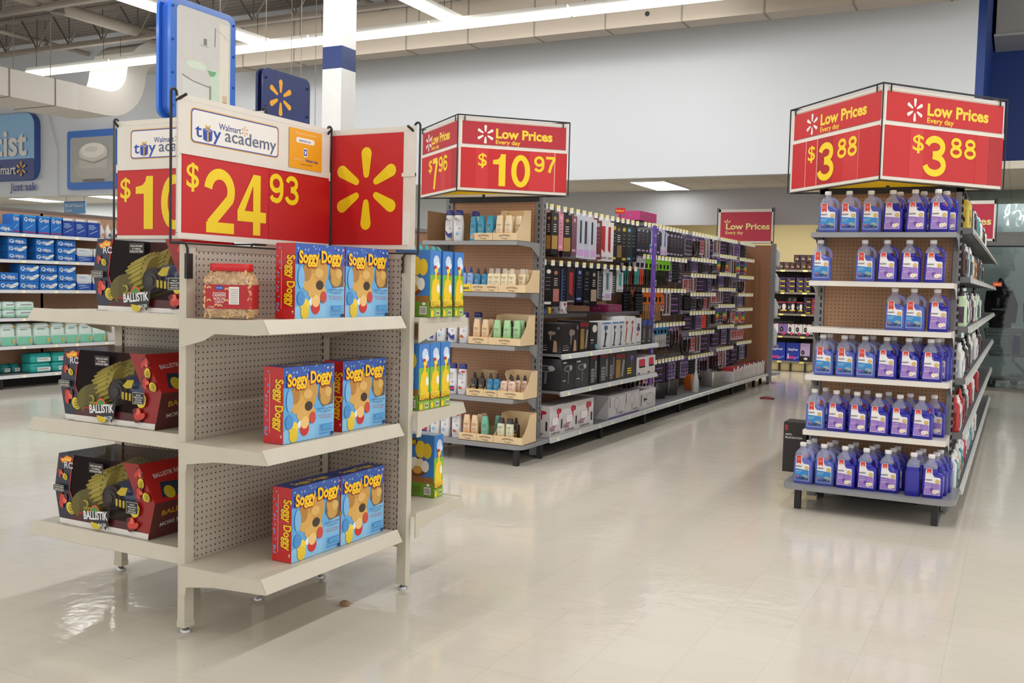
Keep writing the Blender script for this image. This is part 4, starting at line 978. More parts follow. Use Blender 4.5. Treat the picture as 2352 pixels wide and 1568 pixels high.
row2 = [('curling_iron_pack', '1c1a1d', '77727a', .1, .36, .07, 'box', 'black and grey'), ('curling_iron_pack', '201b1d', 'e0dcd8', .12, .38, .07, 'box', 'black and white'), ('hot_brush_pack', '2a2022', 'b9766a', .09, .38, .06, 'gold', 'black and rose'), ('styling_comb_pack', '191d2b', '3c4c70', .1, .36, .06, 'comb', 'navy'), ('hot_brush_pack', '2b1a1f', 'b3282f', .08, .36, .06, 'stripe', 'black and red'),
        ('hot_brush_pack', '20243a', '7c8fd0', .08, .34, .06, 'box', 'indigo'), ('curling_iron_pack', '151416', '4a4548', .1, .37, .06, 'box', 'matt black'), ('curling_iron_pack', '161416', 'a78f7c', .1, .38, .06, 'gold', 'black and tan'), ('styling_comb_pack', '3a3739', '8d8a8b', .09, .34, .06, 'comb', 'grey'), ('trimmer_pack', '2d6fb8', '1c2a3c', .1, .3, .05, 'tool', 'bright blue'),
        ('trimmer_pack', 'd8dadb', '2c2f35', .11, .32, .05, 'stripe', 'white and charcoal'), ('trimmer_pack', 'dcdde0', '5f6a75', .11, .33, .05, 'tool', 'white and grey'), ('trimmer_pack', '39363a', 'cfcac6', .09, .28, .05, 'comb', 'patterned black'), ('trimmer_pack', 'e0e2e1', '4fb0b5', .12, .24, .05, 'stripe', 'white and teal')]
for i, (n, m, a_, w_, h_, d_, st_, cn) in enumerate(row2):
    y = 7.72 + i * .175; z = 1.645
    hook_at(y, z)
    for j in range(2 if i < 9 else 1):
        x = XS + .16 + j * .13
        hang(n, m, a_, w_, h_, d_, st_, y, z, x, -rnd.uniform(.2, .8), f"{cn} {n.replace('_', ' ')}, second hooks, {ORD[i]} hook from end stand, {'in front' if j else 'behind'}", 'hair styler', G1)
# small goods in the bays beyond the purple strip
RB6 = 'c8322f,e8902c,e8d23a,3f9a4b,3560b5,7a3fa0'
small = [('comb_card', '4d4358', '1d1a22', .085, .2, .03, 'comb', 'black comb'), ('hair_clip_card', 'a79bb6', '5a3b74', .085, .17, .03, 'clips', 'purple clip'), ('hair_tie_card', '2a2530', '15131a', .09, .18, .03, 'bands', 'black hair tie'), ('hair_clip_card', '8d8398', '2b222f', .085, .18, .03, 'clips', 'dark clip'),
         ('headband_pack', '1f1b22', '9a8aa8', .12, .22, .03, 'loop', 'black headband'), ('hair_clip_card', 'c9b6bd', 'a8434a', .085, .16, .03, 'clips', 'red clip'), ('comb_card', 'b7aebb', '6a4a34', .085, .2, .03, 'comb', 'brown comb'), ('hair_tie_card', '3a3340', '6f4a80,2b222f', .09, .19, .03, 'bands', 'violet hair tie')]
special = {}
brushes = {('bay beside the purple strip', 1): ('hair_brush', '7fc52a', '2a2a1c', .115, .3, .05, 'brush', 'lime green'), ('bay beside the purple strip', 2): ('hair_brush', 'd9691c', 'a87a4a', .12, .34, .05, 'brush', 'orange'), ('bay beside the purple strip', 3): ('hair_brush', '3f7da6', 'b9b4b0', .115, .26, .05, 'brush', 'blue')}
BAYS = [('bay beside the purple strip', 10.26, 11.95, (2.14, 1.79, 1.42, 1.02, .60)), ('second bay past the strip', 12.05, 13.25, (2.14, 1.82, 1.62, 1.38, 1.14, .88, .58)), ('third bay past the strip', 13.35, 14.35, (2.14, 1.91, 1.66, 1.45, 1.22, .93, .62)), ('bay at the far end', 14.42, 15.42, (2.14, 1.90, 1.64, 1.38, 1.16, .90, .66))]
for bi, (bn, ya, yb, rows) in enumerate(BAYS):
    for ri, z in enumerate(rows):
        pitch = .125 if bi == 0 else .13
        n = int((yb - ya) / pitch)
        for i in range(n):
            y = ya + i * pitch; hook_at(y, z)
            if bi == 3 and i >= n - 2 and ri < 6: continue
            k = (bi * 3 + ri * 5 + i // 2) % len(small); it = small[k]
            drop = (rows[ri + 1] if ri + 1 < len(rows) else .22); gap = z - drop - .045 if ri + 1 < len(rows) else z - .2; hmax = min(it[4] * 1.45, gap)
            if bi == 0 and ri == 0: it = (('paddle_brush', '2a2430', 'b7a8c6', .1, .3, .04, 'box', 'dark plum') if i not in (3, 6, 7) else (('paddle_brush', '3f7fc0', '1d2a4a', .1, .3, .04, 'tool', 'blue') if i == 3 else ('paddle_brush', 'c9c4d6', '4a2f7a', .1, .33, .04, 'tool', 'lilac'))); hmax = .3
            elif bi == 0 and (bn, ri) in brushes and 2 <= i <= 8 and not (ri == 2 and i > 6): it = brushes[(bn, ri)]; hmax = it[4]
            elif bi == 0 and ri == 1 and i < 2: it = ('hair_brush', 'c3b9c9', ('3f9a95', 'd0503f')[i], .11, .3, .05, 'brush', ('teal handled', 'coral handled')[i]); hmax = .3
            elif bi in (2, 3) and ri in (1, 4) and i % 3 == 1: it = ('hair_tie_card', 'cfc6c6', RB6, .1, .2, .03, 'bands', 'rainbow hair tie'); hmax = .2
            elif bi == 3 and ri in (4, 5): it = ('hair_clip_card', 'd6c4c6', 'b8362f', .09, .18, .03, 'clips', 'bright red clip'); hmax = .18
            elif bi == 1 and ri == 4 and i == 6: it = ('shower_cap_pack', 'e2482f', 'f06a4a', .12, .18, .05, 'box', 'bright orange'); hmax = .2
            n_, m, a_, w_, h_, d_, st_, cn = it
            hh = round(max(.1, hmax), 2)
            for j in range(2 if bi == 0 else 1):
                hang(n_, m, a_, w_, hh, d_, st_, y, z, XS + .27 - .13 * j, -rnd.uniform(.25, .7), f"{cn} {'pack' if 'brush' not in n_ else 'brush'}, {bn}, {ORD[ri]} row down, {ORD[i]} hook along" + (', behind' if j else ''), 'hair accessory', 'hair accessories hanging past the purple strip')
# the hooks themselves belong to the gondola
hooks.sort()
for i, (y, z) in enumerate(hooks):
    if i < 100:
        if hook_me is None:
            o = HK.build('peg_hook', gon, (XS + .026, y, z)); hook_me = o.data; t_ = TG.build('price_tag', o); tag_me = t_.data
        else:
            o = bpy.data.objects.new('peg_hook', hook_me); COL.objects.link(o); o.parent = gon; o.location = (XS + .026, y, z)
            t_ = bpy.data.objects.new('price_tag', tag_me); COL.objects.link(t_); t_.parent = o
    else:
        for src in (HK, TG):
            for k_, m in enumerate(src.mats):
                fs = [f for f, q in zip(src.f, src.m) if q == k_]; used = sorted({j for f in fs for j in f}); mp = {j: n for n, j in enumerate(used)}
                rest.add([(src.v[j][0] + XS + .026, src.v[j][1] + y, src.v[j][2] + z) for j in used], [[mp[j] for j in f] for f in fs], m)
o = rest.build('far_peg_hooks', gon); o['kind'] = 'stuff'

# ------------------------------------------------------------------ boxed goods on the gondola's shelves
def carton(name, y0, y1, x1, d, z0, h, main, art, label, cat='hair dryer box', group=None, side=None):
    """box standing on a shelf with its printed front toward +x; side art goes on the face toward -y"""
    b = MB(); b.box(-d, 0, 0, y1 - y0, 0, h, C(main, .35, coat=.2))
    a = Art(b, (0, 0, 0), (0, 1, 0), (0, 0, 1), .001, .0006); s = Art(b, (-d, 0, 0), (1, 0, 0), (0, 0, 1), .001, .0006)
    art(a, y1 - y0, h); (side or art)(s, d, h)
    o = b.build(name, None, (x1, y0, z0)); tag(o, label, cat, group); return o
def dryer(a, cx, cz, s, m, m2=None, flip=1):
    a.ell(cx, cz, s * .42, s * .3, m); a.poly([(cx + flip * s * .2, cz + s * .26), (cx + flip * s * .72, cz + s * .17), (cx + flip * s * .72, cz - s * .17), (cx + flip * s * .2, cz - s * .26)], m)
    a.poly([(cx - s * .12, cz - s * .2), (cx + s * .12, cz - s * .25), (cx + s * .06, cz - s * 1.0), (cx - s * .14, cz - s * 1.0)], m)
    a.ell(cx, cz, s * .16, s * .16, m2 or C('8a8a90', .4))
DKB = '242226'
def a_dark(a, w, h):
    dryer(a, w * .55, h * .68, w * .28, C('8d7c70', .35)); a.rect(w * .08, h * .1, w * .4, h * .12, OFFW); a.rect(w * .08, h * .18, w * .45, h * .2, C('8f8a86', .4)); a.rect(w * .08, h * .25, w * .38, h * .27, C('8f8a86', .4)); a.poly([(w * .66, h * .05), (w * .85, h * .05), (w * .82, h * .4), (w * .7, h * .45)], C('b08d72', .4)); a.ell(w * .88, h * .85, w * .06, w * .06, C('6a6a70', .4))
def a_gold(a, w, h):
    a.text('REVLON', w / 2, h * .82, h * .12, C('b3202a', .4), w=w * .85, bold=.03); a.rect(w * .08, h * .08, w * .48, h * .74, C('a07a3a', .4)); a.poly([(w * .55, h * .1), (w * .75, h * .1), (w * .9, h * .7), (w * .7, h * .72)], C('8f8a88', .3))
    for i in range(4): a.rect(w * .14, h * (.55 + .04 * i), w * .42, h * (.56 + .04 * i), C('6a4e22', .4)); a.h -= a.step
    a.h += a.step
def a_blackw(a, w, h):
    a.ell(w * .62, h * .78, w * .3, h * .14, C('dcdad6', .35)); a.rect(w * .12, h * .35, w * .5, h * .39, C('cfcac6', .4)); a.rect(w * .12, h * .25, w * .45, h * .28, C('8f8a86', .4)); a.rect(w * .7, h * .04, w * .95, h * .2, C('5fa8c9', .4))
def a_whiteb(a, w, h): dryer(a, w * .4, h * .78, w * .32, C('2a4f86', .35)); a.rect(w * .12, h * .08, w * .5, h * .12, C('2a2a2e', .4)); a.rect(w * .05, h * .93, w * .95, h * .97, C('3f7fc0', .4)); a.poly([(w * .4, h * .6), (w * .55, h * .6), (w * .35, h * .1), (w * .25, h * .1)], C('1c1d22', .4))
def a_whiter(a, w, h): dryer(a, w * .4, h * .8, w * .36, C('c4241f', .35)); a.poly([(w * .4, h * .62), (w * .56, h * .62), (w * .3, h * .12), (w * .2, h * .14)], C('a51d27', .4)); a.text('CONAIR', w / 2, h * .05, h * .05, BLACKM, w=w * .6)
def a_whitep(a, w, h): a.ell(w * .5, h * .6, w * .28, h * .1, C('5a4a6a', .4)); dryer(a, w * .45, h * .75, w * .3, C('5f4a7c', .35)); a.poly([(w * .1, h * .35), (w * .6, h * .5), (w * .4, h * .35)], C('c4241f', .4)); a.text('CONAIR', w / 2, h * .06, h * .05, BLACKM, w=w * .6)
def a_darkblue(a, w, h): a.rect(w * .1, h * .75, w * .9, h * .95, C('2f4fa8', .4)); a.rect(w * .25, h * .2, w * .6, h * .6, C('6f6a70', .4)); a.rect(w * .15, h * .1, w * .5, h * .13, OFFW)
def a_dryerline(a, w, h):
    q = C('a7a7ad', .35); a.ell(w * .5, h * .68, w * .3, h * .1, q); a.ell(w * .5, h * .68, w * .26, h * .08, C('3a393e', .35)); a.ell(w * .68, h * .7, w * .1, h * .08, q); a.line([(w * .52, h * .6), (w * .5, h * .2)], w * .06, q); a.line([(w * .52, h * .6), (w * .5, h * .2)], w * .03, C('3a393e', .35)); a.rect(w * .08, h * .86, w * .35, h * .9, OFFW); a.rect(w * .08, h * .3, w * .3, h * .32, OFFW)
def a_steel(a, w, h):
    a.text('REVLON', w / 2, h * .88, h * .08, C('b3202a', .4), w=w * .7, bold=.03); a.rect(w * .15, h * .08, w * .6, h * .55, C('9b9a9c', .25, metal=.4)); a.rect(w * .65, h * .2, w * .85, h * .8, C('77757a', .3))
    for i in range(4): a.rect(w * .15, h * (.14 + i * .1), w * .6, h * (.16 + i * .1), C('3a393e', .4)); a.h -= a.step
    a.h += a.step
def a_purple(a, w, h): dryer(a, w * .5, h * .75, w * .3, C('6a4aa0', .35)); [a.rect(w * .1, h * (.15 + i * .09), w * .5, h * (.19 + i * .09), YEL) for i in range(3)]
def a_rollers(a, w, h): a.rrect(w * .18, h * .45, w * .8, h * .9, w * .08, C('c4274c', .35)); a.rect(w * .2, h * .4, w * .82, h * .5, BLACKM); a.rect(w * .3, h * .1, w * .8, h * .36, C('d8cfc6', .4)); a.rect(w * .05, h * .05, w * .3, h * .14, C('6a4a9a', .4))
def a_pink(a, w, h):
    dryer(a, w * .62, h * .78, w * .3, C('b3203c', .3), C('d8405c', .3)); a.poly([(0, h * .3), (w * .3, h * .36), (w * .6, h * .52), (w * .6, h * .44), (w * .3, h * .22), (0, h * .2)], C('b07a9c', .4)); a.rrect(w * .15, h * .35, w * .6, h * .6, w * .08, C('f0ecee', .4)); a.rect(w * .82, h * .2, w * .9, h * .5, BLACKM); a.text('CONAIR', w * .2, h * .18, h * .05, BLACKM, w=w * .3); a.text('infiniti', w * .4, h * .07, h * .08, C('4a4a4e', .4), w=w * .6); a.rect(0, 0, w, h * .04, OFFW)
def a_mirror(a, w, h): a.line([(w * .5 + w * .16 * math.cos(t), h * .62 + h * .24 * math.sin(t)) for t in [2 * PI * i / 16 for i in range(17)]], w * .02, C('9a98a0', .4)); a.line([(w * .5, h * .38), (w * .5, h * .15)], w * .05, C('8f8d95', .4)); a.rect(0, 0, w, h * .09, C('7f72a8', .4)); a.text('CONAIR', w * .75, h * .15, h * .07, BLACKM, w=w * .3); a.rect(w * .06, h * .5, w * .1, h * .9, C('77757c', .4))
def a_iron(a, w, h): a.line([(w * .62 + w * .25 * math.cos(t), h * .5 + h * .3 * math.sin(t)) for t in [2 * PI * i / 16 for i in range(17)]], w * .02, C('a7a5aa', .4)); a.line([(w * .25, h * .5), (w * .45, h * .5)], w * .04, BLACKM); a.line([(w * .28, h * .4), (w * .28, h * .6)], w * .04, BLACKM); a.rect(w * .08, h * .2, w * .12, h * .8, C('55535a', .4))
def a_plain(a, w, h): a.rect(w * .2, h * .4, w * .35, h * .6, C('6a686f', .4)); a.rect(w * .5, h * .45, w * .6, h * .55, C('8a888f', .4))
GM = 'boxed hair tools on the gondola shelves'
ZM, ZL, ZB = .876, .56, .1665
for (y0, y1, d, h, m, ar, lb, sd) in ((7.6, 7.97, .22, .255, DKB, a_dark, 'dark dryer box with bronze dryer picture, at the near end of the middle shelf', None), (7.99, 8.2, .22, .27, '2b2422', a_gold, 'dark box with red lettering and gold panel on the middle shelf', None), (8.22, 8.4, .2, .25, '1f1e21', a_blackw, 'black box with white roller picture on the middle shelf', None),
    (8.5, 8.74, .2, .25, 'd9dade', a_whiteb, 'white box with dark blue dryer, widest of the white ones on the middle shelf', a_plain), (8.76, 8.93, .2, .25, 'd9dade', a_whiteb, 'white box with blue band beside the widest white one on the middle shelf', None), (8.94, 9.08, .2, .25, 'd6d8dc', a_whiteb, 'white box with blue band next to the red dryer boxes on the middle shelf', None), (9.09, 9.24, .2, .29, 'dddcdb', a_whiter, 'taller white box with red dryer beside the blue banded boxes', None),
    (9.25, 9.4, .2, .29, 'dddcdb', a_whiter, 'taller white box with red dryer beside the purple pictured box', None), (9.41, 9.58, .2, .27, 'd8d6da', a_whitep, 'white box with purple styler picture on the middle shelf', None), (9.6, 9.76, .2, .26, '27262c', a_darkblue, 'dark box with blue top on the middle shelf, nearer the purple picture box', None), (9.77, 9.93, .2, .25, '2a2730', a_darkblue, 'dark box with blue top at the strip end of the middle shelf', None)):
    carton('hair_dryer_box', y0, y1, -3.44, d, ZM, h, m, ar, lb, group=GM, side=sd)
for (y0, y1, d, h, m, ar, lb, sd) in ((7.6, 7.88, .3, .27, '2c2b2f', a_dryerline, 'charcoal dryer box at the near end of the lower shelf', a_dryerline), (7.89, 8.2, .3, .265, '38373c', a_dryerline, 'charcoal dryer box second from the near end of the lower shelf', None), (8.22, 8.4, .28, .27, '232126', a_steel, 'dark box with steel roller and red lettering beside the charcoal dryer boxes', None), (8.46, 8.68, .26, .27, '2b2a2e', a_steel, 'wide dark box with steel brush picture on the lower shelf', None),
    (8.69, 8.84, .24, .28, '2a2628', a_steel, 'narrow dark box with red lettering beside the wide steel brush box', None), (8.85, 9.13, .24, .26, '35302f', a_gold, 'dark box with red lettering and gold block on the lower shelf', None), (9.14, 9.44, .22, .26, '252329', a_purple, 'black box with purple dryer and yellow lines on the lower shelf', None), (9.46, 9.76, .22, .18, 'dcd9dc', a_rollers, 'white box with crimson roller set on the lower shelf, nearer the purple dryer box', None), (9.77, 10.02, .22, .185, 'dcd9dc', a_rollers, 'white box with crimson roller set at the strip end of the lower shelf', None)):
    carton('hair_tool_box', y0, y1, -3.43, d, ZL, h, m, ar, lb, group=GM, side=sd)
for (y0, y1, d, h, m, ar, lb, sd) in ((7.52, 7.80, .2, .265, 'd6d2d3', a_pink, 'white box with crimson dryer on base deck, first from the end stand', a_pink), (7.805, 8.12, .2, .26, 'd9d5d6', a_pink, 'white box with crimson dryer on base deck, second from the end stand', None), (8.125, 8.48, .2, .26, 'd9d5d6', a_pink, 'white box with crimson dryer on base deck, third from the end stand', None), (8.86, 9.3, .4, .235, 'c9c5c9', a_mirror, 'large pale grey mirror box on base deck, nearer the crimson dryer boxes', a_plain), (9.305, 9.72, .3, .235, 'cdc9cd', a_mirror, 'large pale grey mirror box on base deck beside the last white box', None), (9.74, 10.24, .2, .21, 'cfccd0', a_iron, 'pale box with round brush outline on base deck below the purple strip', None)):
    carton('appliance_box', y0, y1, -3.49, d, ZB, h, m, ar, lb, group=GM, side=sd)
carton('hair_dryer_box', 9.05, 9.42, -3.6, .2, 1.205, .075, '7c1f4e', a_plain, 'plum box lying flat above the white dryer boxes', group=GM)
MB().prism([(XS + .03 + a_, b_) for a_, b_ in shelf_prof(.42, 1.203)], 8.95, 9.9, C('4a4547', .5), 'y').build('shelf', gon)
carton('hair_dryer_box', 8.14, 8.28, -3.7, .1, 1.2015, .11, 'd9d5d6', a_pink, 'small white box with crimson dryer on the short dark shelf', group=GM)
carton('magenta_carton', 10.2, 10.75, -3.72, .25, 2.192, .1, 'c2307a', a_plain, 'magenta carton lying on top rail above the purple strip', 'carton')
for k in range(2): tag(MB().lathe([(.018, 0), (.02, .05), (.008, .06), (.008, .075)], C(('3a62b5', 'c9b23a')[k], .35), 12).build('travel_bottle', None, (-3.76, 7.92 + k * .1, 1.202)), ('small blue', 'small yellow')[k] + ' bottle on the short dark shelf', 'bottle', 'small bottles on the short dark shelf')
# things standing on the base deck of the farther bays
def bin_(y, x, h, w, col, lb, name='oval_bin'):
    b = MB(); b.rr([(0, 0, 0, w * .5, w * .36, .02), (h, 0, 0, w * .56, w * .42, .02), (h, 0, 0, w * .53, w * .39, .02), (.01, 0, 0, w * .47, w * .33, .02)], C(col, .3, metal=.4)); o = b.build(name, None, (x, y, ZB), -.5); tag(o, lb, 'bin'); return o
bin_(12.9, -3.63, .2, .26, '9a9590', 'silver oval bin on base deck past the lime brushes')
bin_(11.5, -3.78, .19, .22, '4a4644', 'dark round bin on base deck below the blue brushes', 'brush_tub'); bin_(11.05, -3.78, .19, .22, '3a3638', 'black round bin on base deck beside the dark one', 'brush_tub')
tag(MB().lathe([(.045, 0), (.045, .12), (.03, .2), (.012, .27), (.012, .42)], C('b9b7b4', .3), 14).build('tall_bottle', None, (-3.57, 12.0, ZB)), 'tall pale long-necked bottle on base deck', 'bottle')
for i in range(6):
    b = MB(); w_ = .26 if i else .46; b.prism([(0, 0), (w_, 0), (w_, .2), (w_ * .7, .15), (w_ * .5, .22), (w_ * .3, .15), (0, .2)], -.012, 0, C('d3cccb', .5), 'x'); b.box(-.2, -.012, 0, w_, 0, .15, C('c3bcba', .5)); b.box(-.18, -.02, .02, w_ - .02, .15, .2, C(('a52a2f', '5a4a52', '8a3a3f')[i % 3], .6, var=.5, nscale=40))
    tag(b.build('display_tray', None, (-3.5, 13.62 + i * .275 + (.2 if i else 0), ZB)), 'white cardboard display tray on base deck, ' + ORD[i] + ' toward the far end', 'display tray', 'display trays at the far end of base deck')
for i in range(5):
    b = MB(); b.rr([(0, 0, 0, .06, .02, .015), (.16, 0, 0, .07, .03, .015), (.2, 0, 0, .05, .01, .01)], FILM if i % 2 else C(('c96a2f', '8d8790', '4a4048', 'b9b0a8', '2b272b')[i], .4)); tag(b.build('accessory_bag', None, (-3.72 - .02 * i, 12.2 + i * .15 + (.6 if i > 2 else 0), ZB), -.4 + .1 * i), ('orange', 'clear', 'plum', 'cloudy clear', 'black')[i] + ' accessory bag leaning at back of base deck', 'bag', 'bags on base deck')
tag(MB().rr([(0, 0, 0, .09, .05, .04), (.012, .01, 0, .1, .055, .045), (.03, 0, .01, .05, .03, .02)], C('7a2026', .6)).build('floor_scrap', None, (-2.98, 13.35, 0)), 'small dark red scrap lying on the aisle floor', 'scrap')
# ------------------------------------------------------------------ corner price toppers over the two end stands
def topper(label, P, L, R, zb, hdr, left, right):
    t = thing('price_topper', label, 'price sign', (P[0], P[1], zb), 0, 'corner price signs over the end stands')
    O = V((P[0], P[1], 0)); H = .565
    def side(A, B, art, nm):
        A, B = V((*A, 0)), V((*B, 0)); d = B - A; W = d.length; rz = math.atan2(d.y, d.x)
        f = MB(); sign_frame(f, W, H, .342, .022); f.box(.0, W, .004, .012, .02, H - .02, OFFW); f.box(.035, W - .035, .0121, .014, .03, H - .03, C('e8c51f', .5)); f.box(W * .4, W * .6, .0141, .0145, .1, .3, BLACKM)
        f.box(0, .03, -.001, .0118, .02, H - .02, OFFW); f.box(W - .012, W, -.001, .0118, .342, H - .02, OFFW)
        o = f.build('sign_panel', t, A - O, rz)
        h = MB(); h.box(.028, W - .012, -.002, .008, .36, .535, CRIM if hdr else RED); a = Art(h, (0, -.002, 0), (1, 0, 0), (0, 0, 1))
        art(a, W, 0); h.build('header_card', o)
        h = MB(); h.box(.02, W, -.002, .008, .02, .338, RED); a = Art(h, (0, -.002, 0), (1, 0, 0), (0, 0, 1)); art(a, W, 1); h.build('price_card', o)
    side(L, P, left, 'a'); side(P, R, right, 'b')
    A, B = V((*R, 0)), V((*L, 0)); d = B - A
    D_ = d.length; f = MB().box(.05, D_ - .05, 0, .012, 0, H, OFFW); f.box(.06, D_ - .06, .012, .014, .02, H - .02, C('e8c51f', .5)); f.build('back_panel', t, A - O, math.atan2(d.y, d.x))
    w = MB(); tri = [V((*q, H + .012)) - O for q in (L, P, R)]
    c_ = (tri[0] + tri[1] + tri[2]) / 3; tri = [q + (q - c_).normalized() * .012 * V((1, 1, 0)).length for q in tri]
    for q in tri: q.z = H + .012
    w.tube([tri[0], tri[1]], .006, WIRE, 6).tube([tri[1], tri[2]], .006, WIRE, 6).tube([tri[2], tri[0]], .006, WIRE, 6)
    for q in tri: w.tube([q, q - V((0, 0, H + .02))], .005, WIRE, 6)
    for a_, b_ in ((0, 1), (1, 0), (1, 2), (2, 1)):
        q = tri[a_].lerp(tri[b_], .06); w.tube([q, q - V((0, 0, .045))], .005, WIRE, 5)
    m_ = (tri[0] + tri[2]) / 2; w.tube([V((tri[1].x * .0, .42, -.02)), V((0, .42, .0))], .012, WIRE, 6)
    lo = [V((*q, -.008)) - O for q in (L, P, R)]
    w.tube([lo[0], lo[1]], .005, WIRE, 6).tube([lo[1], lo[2]], .005, WIRE, 6).tube([lo[2], lo[0]], .005, WIRE, 6)
    w.build('wire_frame', t)
    return t
def low_prices(a, W, spx, tx, tw, col=C('f3d23a', .45)):
    a.spark(spx, .44, .072, WHITE); a.text('Low Prices', tx, .418, .073, col, w=tw, al='l', bold=.035); a.text('Every day', tx, .372, .033, col, w=tw * .43, al='l', bold=.02)
def price(a, W, dx, dw, s, bx, bw, cents, cx, cw, strips):
    for p, q, m in strips: a.rect(p, .021, q, .3375, m); a.h -= a.step
    a.h += a.step
    a.text('$', dx, .195, .1, YEL, w=dw, al='l', bold=.01)
    a.digits(s, bx, .045, .25, bw / len(s) * .95, YEL, .05); a.digits(cents, cx, .172, .125, cw / 2 * .93, YEL, .1)
RD2, RL2 = C('ad1117', .45), C('cc2a2f', .45)
def art_c_l(a, W, k):
    if k == 0: low_prices(a, W, .19, .262, .43)
    else: price(a, W, .2, .09, '7', .3, .13, '96', .445, .215, ((.5, .62, RL2), (.74, .88, RD2)))
def art_c_r(a, W, k):
    if k == 0: low_prices(a, W, .215, .3, .47)
    else: price(a, W, .16, .07, '10', .275, .32, '97', .62, .19, ((.14, .24, RL2), (.58, .79, RL2), (.79, .8, C('d98a86', .4))))
def art_r_l(a, W, k):
    if k == 0: low_prices(a, W, .25, .35, .5)
    else: price(a, W, .215, .085, '3', .335, .2, '88', .555, .22, ((.185, .192, C('e2a9a6', .4)), (.32, .328, C('e2a9a6', .4)), (.33, .5, RD2), (.62, .78, RL2), (.778, .784, C('d98a86', .4))))
def art_r_r(a, W, k):
    if k == 0: low_prices(a, W, .26, .365, .535)
    else: price(a, W, .255, .095, '3', .345, .215, '88', .57, .24, ((.23, .345, RL2), (.8, .92, C('c4161c', .4)), (.915, 1.03, RD2), (.912, .917, C('d9635e', .4))))
topper('red corner price sign reading 7.96 and 10.97 over the sunscreen end stand', (-3.93, 6.65), (-4.62, 7.2), (-3.29, 7.28), 2.18, True, art_c_l, art_c_r)
topper('red corner price sign reading 3.88 twice over the blue jug end stand', (-.8, 6.42), (-1.49, 7.15), (-.15, 7.24), 2.155, False, art_r_l, art_r_r)
def aisle_sign(label, x0, y, z, W=.86, H=.53):
    t = thing('aisle_sign', label, 'price sign', (x0, y, z), 0, 'wire framed low price signs at the aisle ends')
    f = MB(); f.box(0, W, 0, .012, 0, .03, OFFW).box(0, W, 0, .012, H - .045, H, OFFW).box(0, .035, 0, .012, 0, H, OFFW).box(W - .02, W, 0, .012, 0, H, OFFW); f.build('frame', t)
    h = MB(); h.box(.035, W - .02, .001, .01, .03, H - .045, C('bd2440', .45)); a = Art(h, (0, .001, 0), (1, 0, 0), (0, 0, 1), .002, .001); YP = C('f4dd8f', .45)
    for an in (PI / 2 - .75, PI / 2, PI / 2 + .75): a.line([(.145 + .025 * math.cos(an), .3 + .025 * math.sin(an)), (.145 + .07 * math.cos(an), .3 + .07 * math.sin(an))], .016, YP)
    a.text('Low Prices', .125, .215, .095, YP, w=.69, al='l', bold=.03); a.text('Every day', .125, .14, .05, YP, w=.28, al='l', bold=.015); h.build('card', t)
    w = MB()
    for x, d in ((-.018, 1), (W + .018, -1)): w.tube([(x, .006, -.006), (x, .006, H)] + [(x + d * (.014 - .014 * math.cos(q)), .006, H + .014 * math.sin(q)) for q in [k * PI / 6 for k in range(1, 7)]] + [(x + d * .028, .006, H - .02)], .007, WIRE, 6)
    w.tube([(-.018, .006, -.001), (W + .018, .006, -.001)], .006, WIRE, 6); w.build('wire_stand', t)
aisle_sign('crimson low prices sign at the far end of the hair goods gondola', -4.33, 15.5, 2.2)
aisle_sign('crimson low prices sign mostly hidden behind the blue jug end stand', -1.2, 14.38, 2.18)

